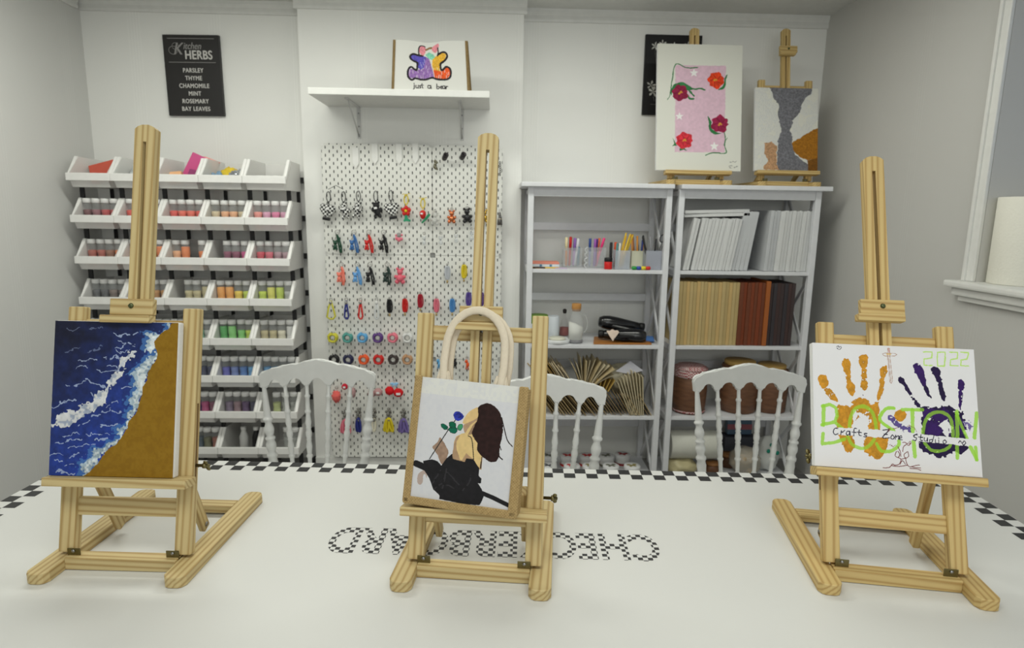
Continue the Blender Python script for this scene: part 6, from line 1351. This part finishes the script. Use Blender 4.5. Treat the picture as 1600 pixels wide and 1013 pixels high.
def wr(ss): 
    for s_ in ss: P.line(s_, 13*u_, K, 0, 1, 0, len(s_) > 2)
wr([[(500, 825), (500, 870), (485, 890)], [(498, 800), (502, 803)], [(525, 830), (525, 862), (540, 870), (558, 855), (558, 830), (558, 872)], [(590, 832), (575, 838), (588, 855), (590, 866), (572, 870)], [(612, 805), (612, 860), (622, 868)], [(598, 828), (628, 826)]])
wr([[(730, 835), (700, 830), (690, 855), (708, 872), (730, 858), (732, 830), (738, 874)]]); wr([[(818, 805), (818, 870), (845, 872), (850, 845), (822, 842)], [(868, 855), (890, 850), (885, 836), (868, 846), (872, 870), (892, 872)], [(928, 838), (906, 832), (898, 855), (910, 874), (926, 862), (930, 834), (933, 876)], [(948, 838), (946, 874)], [(948, 850), (958, 840), (972, 842)]])
bw, bh = .322, .213
bl = at(673, 138, Y=2.99); bx = bl.x; zb = zt+.0008
t = obj('paper_tote', new_bm(), plain((216, 216, 210), .8), None, Matrix.Translation((bx, 2.992, zb)) @ Matrix.Rotation(-.03, 4, 'Z')); tag(t, 'white tote with a colourful bear drawing on the wall shelf', 'tote bag')
bm = new_bm(); wz = lambda s: .5*bw*(1.04-.07*s)
n = 8
fr = [[bm.verts.new((wz(i/n)*(2*j/12-1), .0+.012*math.sin(PI*i/n)*0, bh*i/n*(1 if i < n else (1-.055*math.exp(-((j-5.5)/2.2)**2))))) for j in range(13)] for i in range(n+1)]
bk = [[bm.verts.new((wz(i/n)*(2*j/12-1)*.96, .11-.05*i/n, bh*i/n)) for j in range(13)] for i in range(n+1)]
for G in (fr, bk):
    for i in range(n):
        for j in range(12): bm.faces.new((G[i][j], G[i][j+1], G[i+1][j+1], G[i+1][j]))
for j in range(12): bm.faces.new((fr[0][j], bk[0][j], bk[0][j+1], fr[0][j+1]))
bm.to_mesh(t.data); bm.free()
for s in (-1, 1):
    j = 12 if s > 0 else 0; bm = new_bm(); A = []; B = []
    for i in range(n+1):
        f = i/n; a = Vector((wz(f)*s, 0, bh*f)); c = Vector((wz(f)*s*.96, .11-.05*f, bh*f)); mid = (a+c)/2+Vector((s*.012*(1-f*.4), 0, 0))
        A.append([bm.verts.new(a+Vector((0, -.0035, 0))), bm.verts.new(a+Vector((s*.012, -.002, 0))), bm.verts.new(mid+Vector((s*.008, 0, 0))), bm.verts.new(c)])
    for i in range(n):
        for j in range(3): bm.faces.new((A[i][j], A[i][j+1], A[i+1][j+1], A[i+1][j]))
    bmesh.ops.solidify(bm, geom=bm.faces[:], thickness=.001)
    obj('burlap_gusset', bm, M_JUTE, t)
pm = P.mesh('bear_drawing', 1, 1, t, None, rough=.85)
for v in pm.data.vertices:
    f = v.co.z; x_ = v.co.x; v.co = Vector((wz(f)*2*x_, -.0012, bh*f*(1-.055*math.exp(-((x_*12+.5)/2.2)**2)*max(0, (f-.87)/.13))))
# paper towel roll on the sill
rp = (1.852, 2.115); rr_ = .098
bm = new_bm(); lathe(bm, [(.022, 0), (rr_-.002, 0), (rr_, .003), (rr_, .297), (rr_-.002, .30), (.022, .30), (.022, .0)], 40, caps=False)
m, nt, bs = nodes_of('embossed_paper'); bs.inputs['Base Color'].default_value = (*lin((236, 234, 222)), 1); bs.inputs['Roughness'].default_value = .9
tc = N(nt, 'ShaderNodeTexCoord'); vo = N(nt, 'ShaderNodeTexVoronoi'); vo.inputs['Scale'].default_value = 130; nt.links.new(tc.outputs['Object'], vo.inputs['Vector']); bn = N(nt, 'ShaderNodeBump'); bn.inputs['Strength'].default_value = .35; bn.inputs['Distance'].default_value = .002; nt.links.new(vo.outputs['Distance'], bn.inputs['Height']); nt.links.new(bn.outputs[0], bs.inputs['Normal'])
t = obj('paper_towel_roll', bm, m, None, loc=(rp[0], rp[1], WZ0+.0255)); tag(t, 'white paper towel roll standing on the window sill', 'paper roll')
bm = new_bm(); lathe(bm, [(.0195, .001), (.0215, .001), (.0215, .299), (.0195, .299), (.0195, .001)], 24, caps=False); obj('cardboard_core', bm, plain((170, 140, 100), .8), t)
